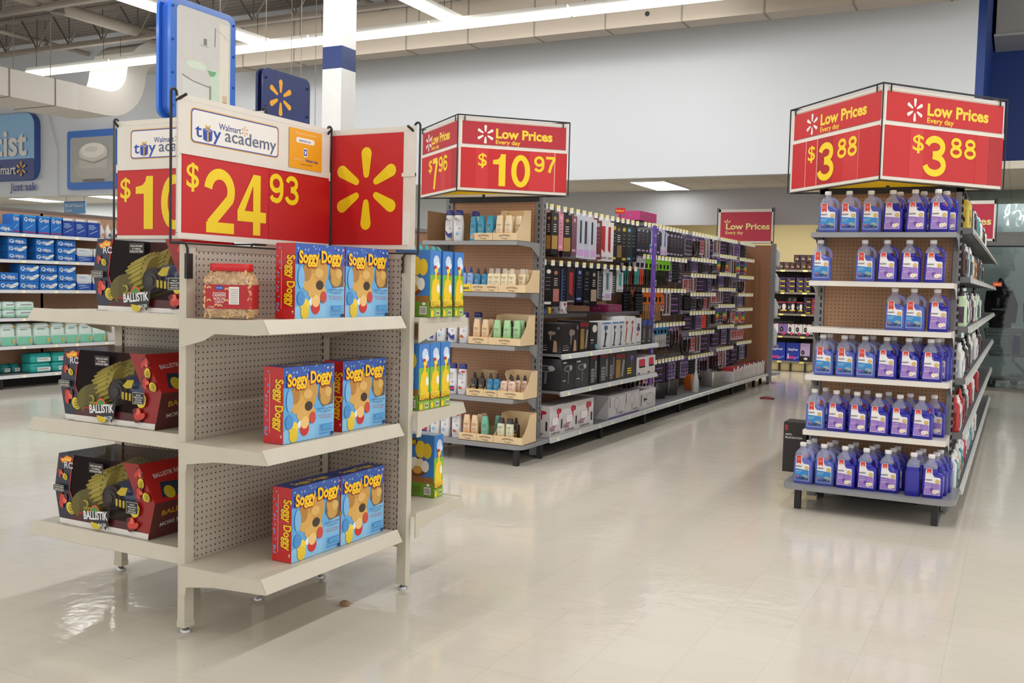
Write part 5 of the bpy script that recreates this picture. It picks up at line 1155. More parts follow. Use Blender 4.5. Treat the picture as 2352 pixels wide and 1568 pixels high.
# ------------------------------------------------------------------ bottles and trays on the sunscreen end stand
def shampoo(capc='232f7a', style=0, h=.255, w=.043):
    t = thing('shampoo_bottle', '', 'shampoo')
    b = MB(); WB = C('e6e6ea', .3, coat=.3)
    b.rr([(0, 0, 0, w * .86, .024, .02), (.006, 0, 0, w * .93, .027, .022), (h * .35, 0, 0, w, .03, .026), (h * .6, 0, 0, w * .97, .028, .025), (h * .78, 0, 0, w * .82, .025, .022), (h * .84, 0, 0, w * .78, .024, .022)], WB)
    a = Art(b, (-w, -.0305, 0), (1, 0, 0), (0, 0, 1), .0006, .0004); W = 2 * w; NB = C('26348a', .4)
    a.text('Head &', W * .5, h * .68, .008, C('3a4a6a', .4), w=W * .45); a.text('Shoulders', W * .52, h * .63, .009, C('3a4a6a', .4), w=W * .6); a.ell(W * .3, h * .71, W * .1, h * .02, NB, .5)
    for i in range(3): a.rect(W * .28, h * (.5 + .04 * i), W * .75, h * (.51 + .04 * i), C('9a9cb0', .4)); a.h -= a.step
    a.h += a.step
    a.ell(W * .66, h * .4, W * .09, W * .09, NB); a.ell(W * .66, h * .4, W * .05, W * .05, WB)
    if style == 0: a.poly([(W * .1, h * .35), (W * .28, h * .18), (W * .55, h * .12), (W * .92, h * .12), (W * .92, h * .27), (W * .5, h * .22), (W * .3, h * .3)], NB); a.poly([(W * .2, h * .16), (W * .5, h * .1), (W * .9, h * .06), (W * .9, h * .1), (W * .5, h * .12)], C('6d7aa5', .4))
    elif style == 1: a.rrect(W * .5, h * .72, W * .95, h * .78, .006, C('d4213f', .4)); a.ell(W * .38, h * .22, W * .14, h * .05, C('a8502c', .4), .6); a.ell(W * .55, h * .2, W * .1, h * .04, C('c9743f', .4), -.5); a.line([(W * .2, h * .12), (W * .55, h * .08), (W * .9, h * .2)], .003, C('a9b0c6', .4))
    elif style == 2: a.ell(W * .5, h * .24, W * .22, h * .07, C('bfd0e6', .4)); a.ell(W * .45, h * .22, W * .12, h * .04, C('6fb3d6', .4), .5)
    else: a.rect(W * .1, h * .14, W * .9, h * .24, C('c9262f', .4)); a.rect(W * .1, h * .1, W * .9, h * .15, NB); a.rect(W * .1, h * .22, W * .9, h * .26, NB)
    b.build('body', t)
    c = MB(); c.rr([(h * .83, 0, 0, w * .8, .025, .023), (h * .86, 0, 0, w * .84, .026, .024), (h * .97, 0, 0, w * .8, .025, .023), (h, 0, 0, w * .66, .02, .019)], C(capc, .3, coat=.3)); c.build('cap', t)
    return t
SH = [Kind(shampoo(style=s)) for s in range(4)]
def lotion(body, capc, art, h=.2, w=.034, cap_h=.0, shape=0, lid=None):
    t = thing('lotion_bottle', '', 'lotion')
    b = MB(); M = C(body, .3, coat=.3); d = .019
    if shape == 0: b.rr([(0, 0, 0, w * .96, d, .012), (.004, 0, 0, w, d + .001, .013), (h * .72, 0, 0, w * .9, d, .013), (h * .78, 0, 0, w * .84, d, .014)], M)
    else: b.rr([(0, 0, 0, w * .84, d + .006, .02), (.005, 0, 0, w * .9, d + .008, .022), (h * .4, 0, 0, w * .84, d + .006, .02), (h * .66, 0, 0, w * .88, d + .007, .022), (h * .76, 0, 0, w * .5, d, .018)], M)
    a = Art(b, (-w, -(d + (.0015 if shape == 0 else .009)), 0), (1, 0, 0), (0, 0, 1), .0004, .0003); W = 2 * w; BR = C('5a3a26', .45)
    a.text('HAWAIIAN', W / 2, h * .62, .007, BR, w=W * .6, arc=4); a.text('Tropic', W / 2, h * .56, .007, BR, w=W * .4)
    m1, m2 = C(art[0], .4), C(art[1], .4); a.rect(W * .2, h * .06, W * .8, h * .34, m1); a.ell(W * .42, h * .16, W * .2, h * .07, m2, .6); a.ell(W * .62, h * .24, W * .14, h * .05, m2, -.4)
    for i in range(2): a.rect(W * .3, h * (.4 + .05 * i), W * .7, h * (.42 + .05 * i), C('b0a795', .4) if body != '2f8fb5' else WHITE); a.h -= a.step
    b.build('body', t)
    c = MB()
    if lid: c.lathe([(w * .62, h * .74), (w * .66, h * .76), (w * .6, h), (0, h)], lid, 14, sy=.8)
    elif shape == 0: c.rr([(h * .775, 0, 0, w * .86, d, .014), (h * .98, 0, 0, w * .72, d * .8, .012), (h, 0, 0, w * .66, d * .7, .012)], C(capc, .3, coat=.3))
    else: c.lathe([(w * .4, h * .75), (w * .42, h * .85), (w * .25, h * .9), (w * .3, h * .93), (w * .2, h)], C(capc, .35), 12)
    c.build('cap', t)
    return t
CLR = clear('e8e4dc', .35, .1, 'clear_cap')
LO = {'blue': Kind(lotion('2b93b8', '2b93b8', ('58b3cf', 'ef9a72'))), 'cream': Kind(lotion('ecd9b8', 'ecd9b8', ('f0b878', 'dc8a45'))), 'peach': Kind(lotion('eac9a2', 'eac9a2', ('f3b070', 'd97c3a'))), 'green': Kind(lotion('a6d69f', 'a6d69f', ('8fce86', '3f9a3a'))), 'teal': Kind(lotion('6fb79b', '6fb79b', ('7fc4aa', 'd98a5a'))), 'aloe': Kind(lotion('dcdcc3', '2c2422', ('e6cf8a', 'c9a24a'))),
      'spray': Kind(lotion('8db4e6', '2a3f9c', ('b7d2f2', '2a5fb0'), .2, .034, shape=1)), 'bluespray': Kind(lotion('2486b8', '3a2f2c', ('4aa3cf', 'e8905a'), .19, .034, shape=1)), 'clearcap': Kind(lotion('ece0bd', 'ffffff', ('f0e2b8', 'd98a4a'), .19, .034, shape=0, lid=CLR)), 'oil': Kind(lotion('2a2320', '1c1817', ('c99a35', '8a6220'), .19, .036, shape=1)), 'pink': Kind(lotion('e8c8b4', '3a2f2c', ('f0c49a', 'e0a23a'), .18, .036, shape=1))}
KR = C('e3c9a0', .6, var=.03); KRD = C('6b4a34', .6)
def tray(w, name_l, x, y, z, back=.2, txt=True, col=KR, d=.26, cat='display tray', open_back=KR):
    t = thing('display_tray', name_l, cat, (x, y, z), 0, 'cardboard display trays on the sunscreen end stand')
    b = MB(); b.box(0, w, 0, .004, 0, .062, col); a = Art(b, (0, 0, 0), (1, 0, 0), (0, 0, 1))
    if txt == 1: a.text('HAWAIIAN', w / 2, .036, .014, KRD, w=min(.1, w * .7), bold=.03, arc=2.2); a.text('Tropic', w / 2, .012, .014, KRD, w=min(.06, w * .45), bold=.01)
    elif txt: a.text(txt, w * .6, .02, .025, C('1e3a6a', .5), w=w * .6, bold=.03)
    b.build('front_panel', t)
    b = MB(); b.box(0, w, 0, d, 0, .003, col); prof = [(.004, 0), (d, 0), (d, back), (d * .55, back * .97), (d * .38, back * .62), (d * .2, back * .4), (.004, .062)]
    for x0 in (0, w - .003): b.prism(prof, x0, x0 + .003, open_back, 'x')
    b.box(0, w, d - .003, d, 0, back, open_back); b.build('tray_body', t)
    return t
def put(k, x, y, z, lb, g, rz=0): k.at((x, y, z), rz + rnd.uniform(-.06, .06), lb, g)
E1, E2, E3, E4, E0 = 1.8045, 1.3865, .9585, .5295, .1675
GS, GL = 'white shampoo bottles on the sunscreen end stand', 'lotion bottles on the sunscreen end stand'
t = thing('open_carton', 'brown open carton at the edge of the top sunscreen shelf', 'carton', (-4.46, 7.06, E1))
CB = C('8a6a4a', .7); q = MB(); q.box(0, .004, 0, .3, 0, .25, CB).box(.004, .24, .296, .3, 0, .25, CB).box(.004, .24, 0, .296, 0, .004, CB); q.build('carton_body', t)
put(SH[0], -4.295, 7.16, E1 + .004, 'white shampoo bottle inside the open brown carton', GS); put(SH[2], -4.175, 7.1, E1, 'white shampoo bottle in front, beside the open brown carton', GS, .25); put(SH[0], -4.1, 7.25, E1, 'white shampoo bottle behind another, next to blue lotion on the top shelf', GS)
tray(.167, 'cream tray holding blue lotion on the top sunscreen shelf', -3.985, 7.03, E1, .16); tray(.215, 'cream tray holding cream lotion on the top sunscreen shelf', -3.815, 7.03, E1, .26)
put(LO['blue'], -4.03, 7.1, E1, 'blue lotion bottle on the top shelf standing just outside its tray', GL)
for i, x in enumerate((-3.945, -3.865)): put(LO['blue'], x, 7.075, E1 + .0045, 'blue lotion bottle in the top shelf tray, ' + ('nearer the shampoo' if i == 0 else 'nearer the cream lotion'), GL)
put(LO['blue'], -3.86, 7.17, E1 + .0045, 'blue lotion bottle at back of the top shelf tray', GL)
for i, x in enumerate((-3.775, -3.695)): put(LO['cream'], x, 7.075, E1 + .0045, 'cream lotion bottle in the top shelf tray, ' + ('nearer the blue lotion' if i == 0 else 'nearer the upright'), GL)
for i, x in enumerate((-3.64, -3.65, -3.73)): put(LO['cream'], x, (7.15, 7.23, 7.2)[i], E1 + .0045, 'cream lotion bottle at back of the top shelf tray, ' + ('by its sloped side', 'deepest in the corner', 'behind the front pair')[i], GL)
tray(.14, 'yellow tray with light blue sprays on the second sunscreen shelf', -4.15, 7.03, E2, .07, 'Best', C('f0cf1f', .5))
tray(.13, 'cream tray holding blue spray on the second sunscreen shelf', -4.007, 7.03, E2, .07); tray(.12, 'cream tray with two clear-capped lotions on the second sunscreen shelf', -3.876, 7.03, E2, .07); tray(.245, 'wide cream tray with clear-capped lotions by the upright on the second shelf', -3.753, 7.03, E2, .19)
for i, x in enumerate((-4.11, -4.045)): put(LO['spray'], x, 7.09, E2 + .0045, 'light blue spray bottle in the yellow tray, ' + ('partly behind the hen cartons' if i == 0 else 'beside the blue spray'), GL)
for i, x in enumerate((-3.975, -3.91)): put(LO['bluespray'], x, 7.09, E2 + .0045, 'deep blue spray bottle on the second shelf, ' + ('nearer the yellow tray' if i == 0 else 'nearer the clear-capped lotions'), GL)
for i, x in enumerate((-3.845, -3.787, -3.72, -3.655)): put(LO['clearcap'], x, 7.08, E2 + .0045, 'clear-capped cream lotion on the second shelf, ' + ORD[i] + ' from the blue sprays', GL)
for i, x in enumerate((-3.6, -3.61)): put(LO['clearcap'], x, 7.15 + .08 * i, E2 + .0045, 'clear-capped cream lotion at back of the second shelf tray, ' + ('in front' if i == 0 else 'behind'), GL)
for i, (x, s) in enumerate(((-4.42, 0), (-4.32, 2), (-4.21, 0), (-4.1, 1))): put(SH[s], x, 7.1, E3, 'white shampoo bottle on the third shelf, ' + ORD[3 - i] + ' out from the peach lotion tray', GS)
put(SH[0], -4.06, 7.26, E3, 'white shampoo bottle on the third shelf, standing behind the others', GS)
tray(.185, 'cream tray holding peach lotion on the third sunscreen shelf', -4.022, 7.03, E3, .1); tray(.295, 'wide cream tray with green lotion on the third sunscreen shelf', -3.834, 7.03, E3, .25)
for i, x in enumerate((-3.97, -3.89)): put(LO['peach'], x, 7.085, E3 + .0045, 'peach lotion bottle on the third shelf, ' + ('nearer the shampoo' if i == 0 else 'nearer the green lotion'), GL)
put(LO['peach'], -3.885, 7.18, E3 + .0045, 'peach lotion bottle at back of the third shelf tray', GL)
for i, x in enumerate((-3.78, -3.69)): put(LO['green'], x, 7.085, E3 + .0045, 'pale green lotion bottle on the third shelf, ' + ('nearer the peach lotion' if i == 0 else 'nearer the tray side'), GL)
for i in range(2): put(LO['green'], -3.62, 7.12 + .08 * i, E3 + .0045, 'pale green lotion bottle beside the tray side, ' + ('in front' if i == 0 else 'behind'), GL)
for i in range(4): put(LO['oil'], -3.79 + i * .06, 7.24, E3 + .0045, 'black oil bottle behind the green lotion, ' + ORD[i] + ' from the peach lotion', GL)
for i, (x, s) in enumerate(((-4.2, 3), (-4.105, 1))): put(SH[s], x, 7.1, E4, 'white shampoo bottle on the fourth shelf, ' + ('with red and blue band' if i == 0 else 'with almond picture'), GS)
tray(.16, 'cream tray holding black oil bottles on the fourth sunscreen shelf', -4.03, 7.03, E4, .2); tray(.125, 'cream tray holding blue sprays on the fourth sunscreen shelf', -3.867, 7.03, E4, .08); tray(.235, 'wide cream tray with pink lotion sprays on the fourth shelf', -3.738, 7.03, E4, .22)
for i, x in enumerate((-3.985, -3.915)): put(LO['oil'], x, 7.09, E4 + .0045, 'black oil bottle on the fourth shelf, ' + ('nearer the shampoo' if i == 0 else 'nearer the blue sprays'), GL)
for i, x in enumerate((-3.835, -3.775)): put(LO['bluespray'], x, 7.09, E4 + .0045, 'deep blue spray bottle on the fourth shelf, ' + ('nearer the oil' if i == 0 else 'nearer the pink sprays'), GL)
for i, x in enumerate((-3.705, -3.635)): put(LO['pink'], x, 7.085, E4 + .0045, 'pale pink spray bottle on the fourth shelf, ' + ('nearer the blue sprays' if i == 0 else 'in front of the tray corner'), GL)
for i in range(3): put(LO['pink'], -3.7 + .065 * i, 7.19, E4 + .0045, 'pale pink spray bottle at back of the fourth shelf, ' + ORD[i] + ' toward the upright', GL)
for i, (x, s) in enumerate(((-4.45, 3), (-4.35, 2), (-4.25, 2), (-4.14, 1))): put(SH[s], x, 7.08, E0, 'white shampoo bottle on the sunscreen base deck, ' + ORD[3 - i] + ' out from the trays', GS)
tray(.17, 'cream tray holding cream lotion on the sunscreen base deck', -4.07, 6.99, E0, .1); tray(.15, 'cream tray holding mint lotion on the sunscreen base deck', -3.897, 6.99, E0, .1); tray(.26, 'wide cream tray with pale lotions on the sunscreen base deck', -3.744, 6.99, E0, .24)
for i, x in enumerate((-4.025, -3.95)): put(LO['peach'], x, 7.05, E0 + .0045, 'peach lotion bottle on the base deck, ' + ('nearer the shampoo' if i == 0 else 'nearer the mint lotion'), GL)
for i in range(2): put(LO['peach'], -3.95, 7.14 + .07 * i, E0 + .0045, 'peach lotion bottle at back of the base deck tray, ' + ('in front' if i == 0 else 'behind'), GL)
for i, x in enumerate((-3.855, -3.785)): put(LO['teal'], x, 7.05 + .1 * i, E0 + .0045, 'mint lotion bottle on the base deck, ' + ('in front' if i == 0 else 'set farther back'), GL)
for i, x in enumerate((-3.7, -3.62)): put(LO['aloe'], x, 7.04, E0 + .0045, 'pale lotion bottle in the wide base deck tray, ' + ('nearer the mint lotion' if i == 0 else 'nearer the tray side'), GL)
put(LO['oil'], -3.63, 7.17, E0 + .0045, 'black oil bottle at back of the wide base deck tray', GL)

# ------------------------------------------------------------------ right-hand gondola with blue jugs on its end stand
g2 = thing('shelf_gondola', 'grey double-sided gondola with blue jugs stacked on its end stand', 'store shelving', (0, 0, 0))
XS2 = -.81; WSH = C('d6d1ca', .4)
MB().box(0, .81, -.008, .008, .18, 2.15, peg('a98160', '3c281c', .0254, .0036, 'tan_pegboard', .5)).build('pegboard', g2, (-1.215, 7.115, 0))
for x0, x1 in ((-1.275, -1.215), (-.405, -.36)): upright(g2, x0, x1, 7.09, 7.15, 2.17, GREYM, (('y', x0 + .042, 7.0895),))
q = MB(); slots(q, -.3595, 7.12, .3, 2.1, SLOT, face='x', pitch=.05, w=.02, h=.03); q.build('upright_slot', g2)
MB().box(-1.27, -.36, 7.09, 7.15, 2.13, 2.17, BLACKM).build('top_rail', g2)
ZR = (1.85, 1.53, 1.219, .9, .53)
for k, z in enumerate(ZR):
    m = C('8b8c90', .4) if k == 0 else WSH
    shelf(g2, -1.255, -.375, 7.1, .35, z, m, bh=.11)
round_deck(g2, -1.36, -.295, 6.62, 7.15, .142, .172, C('86878a', .35), .1)
legs(g2, [(-1.265, 6.72), (-.415, 6.70), (-1.2, 7.2), (-.4, 7.2)], .142)
MB().box(XS2 - .012, XS2 + .012, 7.28, 14.4, .15, 2.15, C('5c4a3c', .6)).build('spine_board', g2)
MB().box(XS2 + .03, -.305, 7.155, 14.4, .12, .15, DECKG).build('base_deck', g2); MB().box(-1.31, XS2 - .03, 7.155, 14.4, .12, .15, DECKG).build('base_deck', g2)
MB().box(XS2 - .25, XS2 + .25, 7.3, 14.3, 0, .12, KICK).build('kick_panel', g2)
MB().box(XS2 - .02, XS2 + .02, 7.28, 14.4, 2.14, 2.17, GREYM).build('top_rail', g2)
price_rail_y(g2, -.305, 7.25, 14.35, .152)
ZS = (1.9, 1.578, 1.246, .9, .535)
for z in ZS:
    s = MB(); s.prism([(XS2 + .03 + a_, b_) for a_, b_ in shelf_prof(.475, z)], 7.17, 14.35, C('6b6b6e', .5), 'y'); so = s.build('shelf', g2); price_rail_y(so, -.302, 7.2, 14.3, z)
    b = MB(); b.prism([(XS2 + .03 + a_, z + c) for a_, c in ((0, 0), (0, -.12), (.1, -.1), (.3, -.05), (.478, -.036), (.478, 0))], 7.165, 7.17, C('6f6f72', .5), 'y'); b.build('bracket', so)
    s = MB(); s.prism([(XS2 - .03 - a_, b_) for a_, b_ in shelf_prof(.46, z)], 7.17, 14.35, C('6b6b6e', .5), 'y'); s.build('shelf', g2)
# jugs
def jug(kind):
    P = kind == 'violet'
    t = thing('soap_jug', '', 'soap jug')
    LQ = clear('2c2a9e' if P else '5b68c0', .9 if P else .82, .12, 'blue_liquid', .12); LQ2 = clear('4644b4' if P else '8f9ad6', .55 if P else .42, .1, 'thin_liquid', .1); CP = clear('c6cbe6', .3, .06, 'clear_jug')
    lv = .185 if P else .17
    b = MB(); W = .062
    b.rr([(0, 0, 0, W * .95, .041, .016), (.006, 0, 0, W, .046, .018), (.05, 0, 0, W, .046, .018), (.145, 0, 0, W * .985, .045, .018), (.155, -.004, 0, W * .9, .043, .018), (.165, -.016, 0, W * .72, .041, .018), (lv, -.018, 0, W * .68, .04, .018)], LQ)
    b.rr([(lv, -.018, 0, W * .68, .04, .018), (.2, -.016, 0, W * .66, .038, .02), (.218, -.014, 0, W * .52, .032, .022), (.232, -.013, 0, .02, .02, .018), (.25, -.013, 0, .017, .017, .0165)], CP, caps=False)
    b.build('body', t)
    h = MB(); h.tube([(.002, 0, .221), (.022, 0, .218), (.042, 0, .205), (.053, 0, .185), (.055, 0, .165), (.052, 0, .148)], [.012, .0125, .0125, .0125, .0125, .0135], LQ2, 9); h.build('handle', t)
    c = MB(); c.lathe([(.0195, .247), (.0205, .25), (.0205, .268), (.0185, .271), (0, .271)], C('e4e2e2', .4), 18, (-.013, 0))
    for i in range(18): c.box(-.0005 - .013 + .0205 * math.cos(i * PI / 9), .0005 - .013 + .0205 * math.cos(i * PI / 9), .0205 * math.sin(i * PI / 9) - .0008, .0205 * math.sin(i * PI / 9) + .0008, .249, .267, C('cfcdce', .4))
    c.build('cap', t)
    l = MB(); a = Art(l, (-.05, -.0462, .02), (1, 0, 0), (0, 0, 1), .0004, .0003); WL = C('e9e7ea', .4)
    a.poly([(0, 0), (.094, 0), (.094, .105), (.088, .112), (.062, .113), (.052, .12), (.046, .135), (.045, .16), (.04, .168), (.012, .168), (.006, .16)], WL)
    for i in range(10): a.ell(.5, .5, 0, 0, WL) if False else None
    if P:
        a.poly([(.002, .002), (.092, .002), (.092, .072), (.002, .08)], C('9a78c4', .4)); a.rrect(.006, .06, .05, .072, .004, C('7d5ab0', .4)); a.text('lavender', .008, .063, .006, WL, w=.036, al='l'); a.text('chamomile', .008, .05, .005, C('e6d9f4', .4), w=.034, al='l'); a.text('hand soap', .008, .042, .005, C('e6d9f4', .4), w=.03, al='l')
        a.ell(.05, .03, .012, .02, C('6c4aa0', .4), .8)
        for cx, cy, r in ((.062, .022, .015), (.079, .026, .012)):
            for k in range(8): a.ell(cx + r * .62 * math.cos(k * PI / 4), cy + r * .62 * math.sin(k * PI / 4), r * .42, r * .25, C('f4f1ea', .4), k * PI / 4, 8); a.h -= a.step
            a.h += a.step; a.ell(cx, cy, r * .32, r * .32, C('d8b83f', .4), 0, 8)
    else:
        a.poly([(.002, .002), (.092, .002), (.092, .072), (.002, .08)], C('2f86c8', .4)); a.rect(.002, .002, .092, .03, C('2a5fae', .4)); a.text('ocean fresh', .006, .062, .006, WL, w=.04, al='l'); a.text('hand soap', .006, .052, .005, C('cfe6f7', .4), w=.03, al='l')
        a.ell(.018, .028, .01, .006, C('c9584a', .4)); a.ell(.07, .03, .02, .013, C('8fa3a8', .4), -.3); a.ell(.055, .018, .014, .007, C('27343a', .4), .4); a.ell(.08, .016, .01, .005, C('3a474a', .4), -.6); a.ell(.03, .012, .012, .005, C('4a3f8f', .4))
    if P: a.poly([(.012, .166), (.04, .166), (.04, .138), (.026, .145), (.012, .138)], C('d6301f', .4))
    else: a.poly([(.01, .166), (.04, .166), (.04, .112), (.025, .12), (.01, .112)], C('cf3426', .4))
    for i in range(3): a.rect(.015, .15 - i * .007, .036, .152 - i * .007, C('f0b0a6', .4)); a.h -= a.step
    a.h += a.step
    a.text('equate', .005, .092, .011, C('33333a', .4), w=.04, al='l', bold=.02); a.ell(.077, .088, .012, .012, C('b58a3a', .35)); a.ell(.077, .088, .009, .009, C('e0bd62', .35))
    l.build('label', t)
    return t
JB, JV = Kind(jug('ocean')), Kind(jug('violet'))
GJ = 'soap jugs stacked on the end stand'
SHN = {0: 'top shelf', 1: 'second shelf', 2: 'third shelf', 3: 'fourth shelf', 4: 'fifth shelf', 5: 'base deck'}
def jrow(k, xs, kinds, y, z, where, rz=None):
    tot = {c: kinds.count(c) for c in 'BV'}; seen = {'B': 0, 'V': 0}
    for i, x in enumerate(xs):
        c = kinds[i]; seen[c] += 1
        r_ = rnd.uniform(-.1, .1) if not rz or i not in rz else rz[i]
        lb = f"{'blue ocean label' if c == 'B' else 'violet flower label'} soap jug, {SHN[k]}, {where}, " + ORD[i] + ' from the hair goods side'
        (JB if c == 'B' else JV).at((x, y + rnd.uniform(-.008, .008), z), r_, lb, GJ)
z0, z1, z2, z3, z4, z5 = (q + .001 for q in (*ZR, .172))
jrow(0, (-1.155, -1.02, -.885, -.75, -.615, -.48), 'BBBVVV', 6.82, z0, 'front row'); jrow(0, (-.72, -.575, -.44), 'VVV', 6.95, z0, 'back row')
jrow(1, (-1.19, -.908, -.77, -.635, -.494), 'BBVVV', 6.82, z1, 'front row', {0: .12})
jrow(2, (-.712, -.595, -.458), 'BBV', 6.83, z2, 'front row')
jrow(3, (-1.148, -1.012, -.88, -.746, -.612, -.48), 'BBBVVV', 6.82, z3, 'front row'); jrow(3, (-1.12, -.98, -.845, -.715, -.58, -.45), 'BBBVVV', 6.93, z3, 'second row'); jrow(3, (-.57, -.435), 'VV', 7.035, z3, 'third row')
jrow(4, (-1.188, -1.048, -.915, -.78, -.648, -.517), 'BVVVVV', 6.82, z4, 'front row'); jrow(4, (-1.14, -1.0, -.87, -.735, -.6, -.455), 'BVVVVV', 6.96, z4, 'second row')
X5 = (-1.235, -1.1, -.964, -.83, -.698, -.555, -.437)
jrow(5, X5, 'BBVVVVV', 6.745, z5, 'front row', {5: PI / 2}); jrow(5, [x + .02 for x in X5], 'BBVVVVV', 6.86, z5, 'second row', {5: PI / 2}); jrow(5, [x + .035 for x in X5], 'BBVVVVV', 6.97, z5, 'third row', {5: PI / 2})
q = MB(); q.box(0, .16, 0, .2, 0, .36, C('2a2322', .5)); a = Art(q, (0, 0, 0), (1, 0, 0), (0, 0, 1)); a.rect(.01, .3, .03, .34, C('a5302a', .4)); a.text('ANTI-', .012, .265, .014, WHITE, w=.05, al='l'); a.text('FRUSTRATION', .012, .242, .014, WHITE, w=.12, al='l')
tag(q.build('dark_carton', None, (-1.475, 7.2, .153)), 'tall black carton sticking out behind the blue jug end stand', 'carton')
# bottles along the other side of that gondola
def side_bottle(col, capc, h, r, pump=False, nm='side_bottle', lab=None):
    b = thing(nm, '', 'bottle')
    m = MB(); m.rr([(0, 0, 0, r, r * .7, r * .5), (h * .05, 0, 0, r * 1.04, r * .74, r * .5), (h * .7, 0, 0, r, r * .7, r * .5), (h * .8, 0, 0, r * .5, r * .5, r * .45)], C(col, .3, coat=.3))
    if lab:
        for o, u in (((-r * .8, -r * .78, h * .1), (1, 0, 0)), ((r * 1.05, -r * .5, h * .1), (0, 1, 0))):
            a = Art(m, o, u, (0, 0, 1), .001, .0006); a.rect(.1 * r, 0, r * 1.3, h * .42, C(lab, .4)); a.ell(r * .7, h * .15, r * .4, h * .08, C(capc, .4))
    m.build('body', b)
    m = MB(); m.lathe([(r * .48, h * .79), (r * .5, h * .9), (r * .3, h * .93), (r * .3, h * (1 if not pump else .96))], C(capc, .35), 12)
    if pump: m.tube([(0, 0, h * .95), (0, 0, h * 1.05), (r * .2, -r * .3, h * 1.06), (r * .5, -r * .9, h * 1.03)], r * .16, C(capc, .35), 8)
    m.build('cap', b); return Kind(b)
SB = {'yellow': side_bottle('e3cb52', '1a1a1c', .24, .036, lab='d8bd3f'), 'white': side_bottle('dcdcdd', 'e9e9ea', .23, .034, lab='b9c3d0'), 'brown': side_bottle('3b2222', '1a1516', .23, .04, lab='5a3430'), 'teal': side_bottle('3f97a0', 'd8e2e4', .22, .036, lab='2f7a86'), 'mint pump': side_bottle('c3d9b4', '33202f', .255, .042, True, 'pump_bottle', '4a2a50'), 'amber': side_bottle('b5762c', '2a1c14', .22, .036, lab='8a521d'), 'red': side_bottle('b3201f', 'c93a34', .25, .04, lab='8f1416'), 'black': side_bottle('232024', '3a3a3e', .24, .034, lab='6b6670'), 'pink': side_bottle('c7476f', 'e6e0e2', .2, .032, lab='a12a52'), 'orange': side_bottle('d98a2a', 'efe9df', .2, .034, lab='b5651a')}
ROWS = [(ZS[0], ['yellow', 'white', 'yellow', 'black', 'black', 'white', 'brown', 'white', 'teal', 'teal']), (ZS[1], ['brown', 'brown', 'white', 'teal', 'brown', 'white', 'white', 'white', 'amber', 'orange']), (ZS[2], ['mint pump', 'teal', 'teal', 'white', 'white', 'black', 'amber', 'white', 'brown', 'white']), (ZS[3], ['white', 'white', 'white', 'amber', 'brown', 'white', 'white', 'black', 'yellow', 'white']), (ZS[4], ['red', 'white', 'white', 'pink', 'red', 'white', 'black', 'white', 'white', 'pink']), (.153, ['white', 'teal', 'white', 'orange', 'white', 'teal', 'white', 'white', 'pink', 'white'])]
for r_, (z, cols) in enumerate(ROWS):
    y = 7.26
    for i in range(16):
        c = cols[i % len(cols)]
        SB[c].at((-.365 + rnd.uniform(-.008, .012), y, z + .001), rnd.uniform(-.2, .2), f"{c} bottle on the {['top', 'second', 'third', 'fourth', 'fifth', 'lowest'][r_]} side shelf behind the jugs, {ORD[i]} from the end", 'bottles on the side shelves behind the jug stand')
        y += .1 + .02 * i
q = MB(); q.box(0, .004, -.06, .06, 0, .05, C('c4202a', .4)); a = Art(q, (.004, -.06, 0), (0, 1, 0), (0, 0, 1)); a.text('Rollback', .06, .015, .02, YEL, w=.1); q.tube([(0, 0, .025), (-.06, 0, .0)], .004, WIRE, 5); tag(q.build('shelf_tag', None, (-.25, 12.9, 1.575), -.9), 'small red shelf tag sticking out beyond the side bottles', 'shelf tag')
q = MB(); q.box(-.05, .05, 0, .004, 0, .06, C('c4202a', .4)); a = Art(q, (-.05, 0, 0), (1, 0, 0), (0, 0, 1)); a.text('Rollback', .05, .022, .02, YEL, w=.08); q.tube([(0, .004, 0), (0, .02, -.05)], .004, WIRE, 5); tag(q.build('shelf_tag', None, (-3.66, 9.45, 2.2), .3), 'small red shelf tag standing on the top hooks of the first bay', 'shelf tag')
# ------------------------------------------------------------------ dark wall shelving at the far end of the aisle
fs_ = thing('wall_shelving', 'dark wall shelving of boxed goods at the far end of the aisle', 'store shelving', (0, 0, 0))
MB().box(0, 2.1, -.01, .01, .2, 2.0, peg('2d2927', '8f857a', .04, .008, 'far_pegboard')).build('pegboard', fs_, (-4.5, 18.72, 0))
for x in (-4.53, -3.6, -2.4): MB().box(x - .02, x + .02, 18.7, 18.76, 0, 2.05, BLACKM).build('upright', fs_)
ZF = (1.85, 1.445, 1.055, .65, .195)
for z in ZF:
    s = MB(); s.prism([(18.7 - a_, b_) for a_, b_ in shelf_prof(.5, z)], -4.5, -2.42, C('6f675c', .5), 'x')
    for i in range(5): s.box(-4.3 + i * .4, -4.22 + i * .4, 18.192, 18.197, z - .034, z - .004, TAGY)
    s.build('shelf', fs_)
MB().box(-4.5, -2.42, 18.25, 18.7, 0, .16, C('cdbd8d', .6)).box(-4.5, -2.42, 18.24, 18.25, .0, .02, C('8a7a55', .6)).build('base_panel', fs_)
for x in (-3.86, -3.66, -3.4): MB().box(x - .015, x + .015, 18.21, 18.24, 0, .17, BLACKM).build('leg', fs_)
def fbox(x0, x1, z, h, main, art, label, name='small_carton', d=.3, cat='carton', g='boxes on the far wall shelving'):
    b = MB(); b.box(x0, x1, 0, d, 0, h, C(main, .4)); a = Art(b, (x0, 0, 0), (1, 0, 0), (0, 0, 1), .003, .002)
    art(a, x1 - x0, h); tag(b.build(name, None, (0, 18.24, z + .0015)), label, cat, g)
def f_dark(a, w, h): a.poly([(w * .2, h * .3), (w * .5, h * .8), (w * .6, h * .3)], C('7a5a48', .4)); a.ell(w * .7, h * .4, w * .12, h * .12, C('9a8a7a', .4))
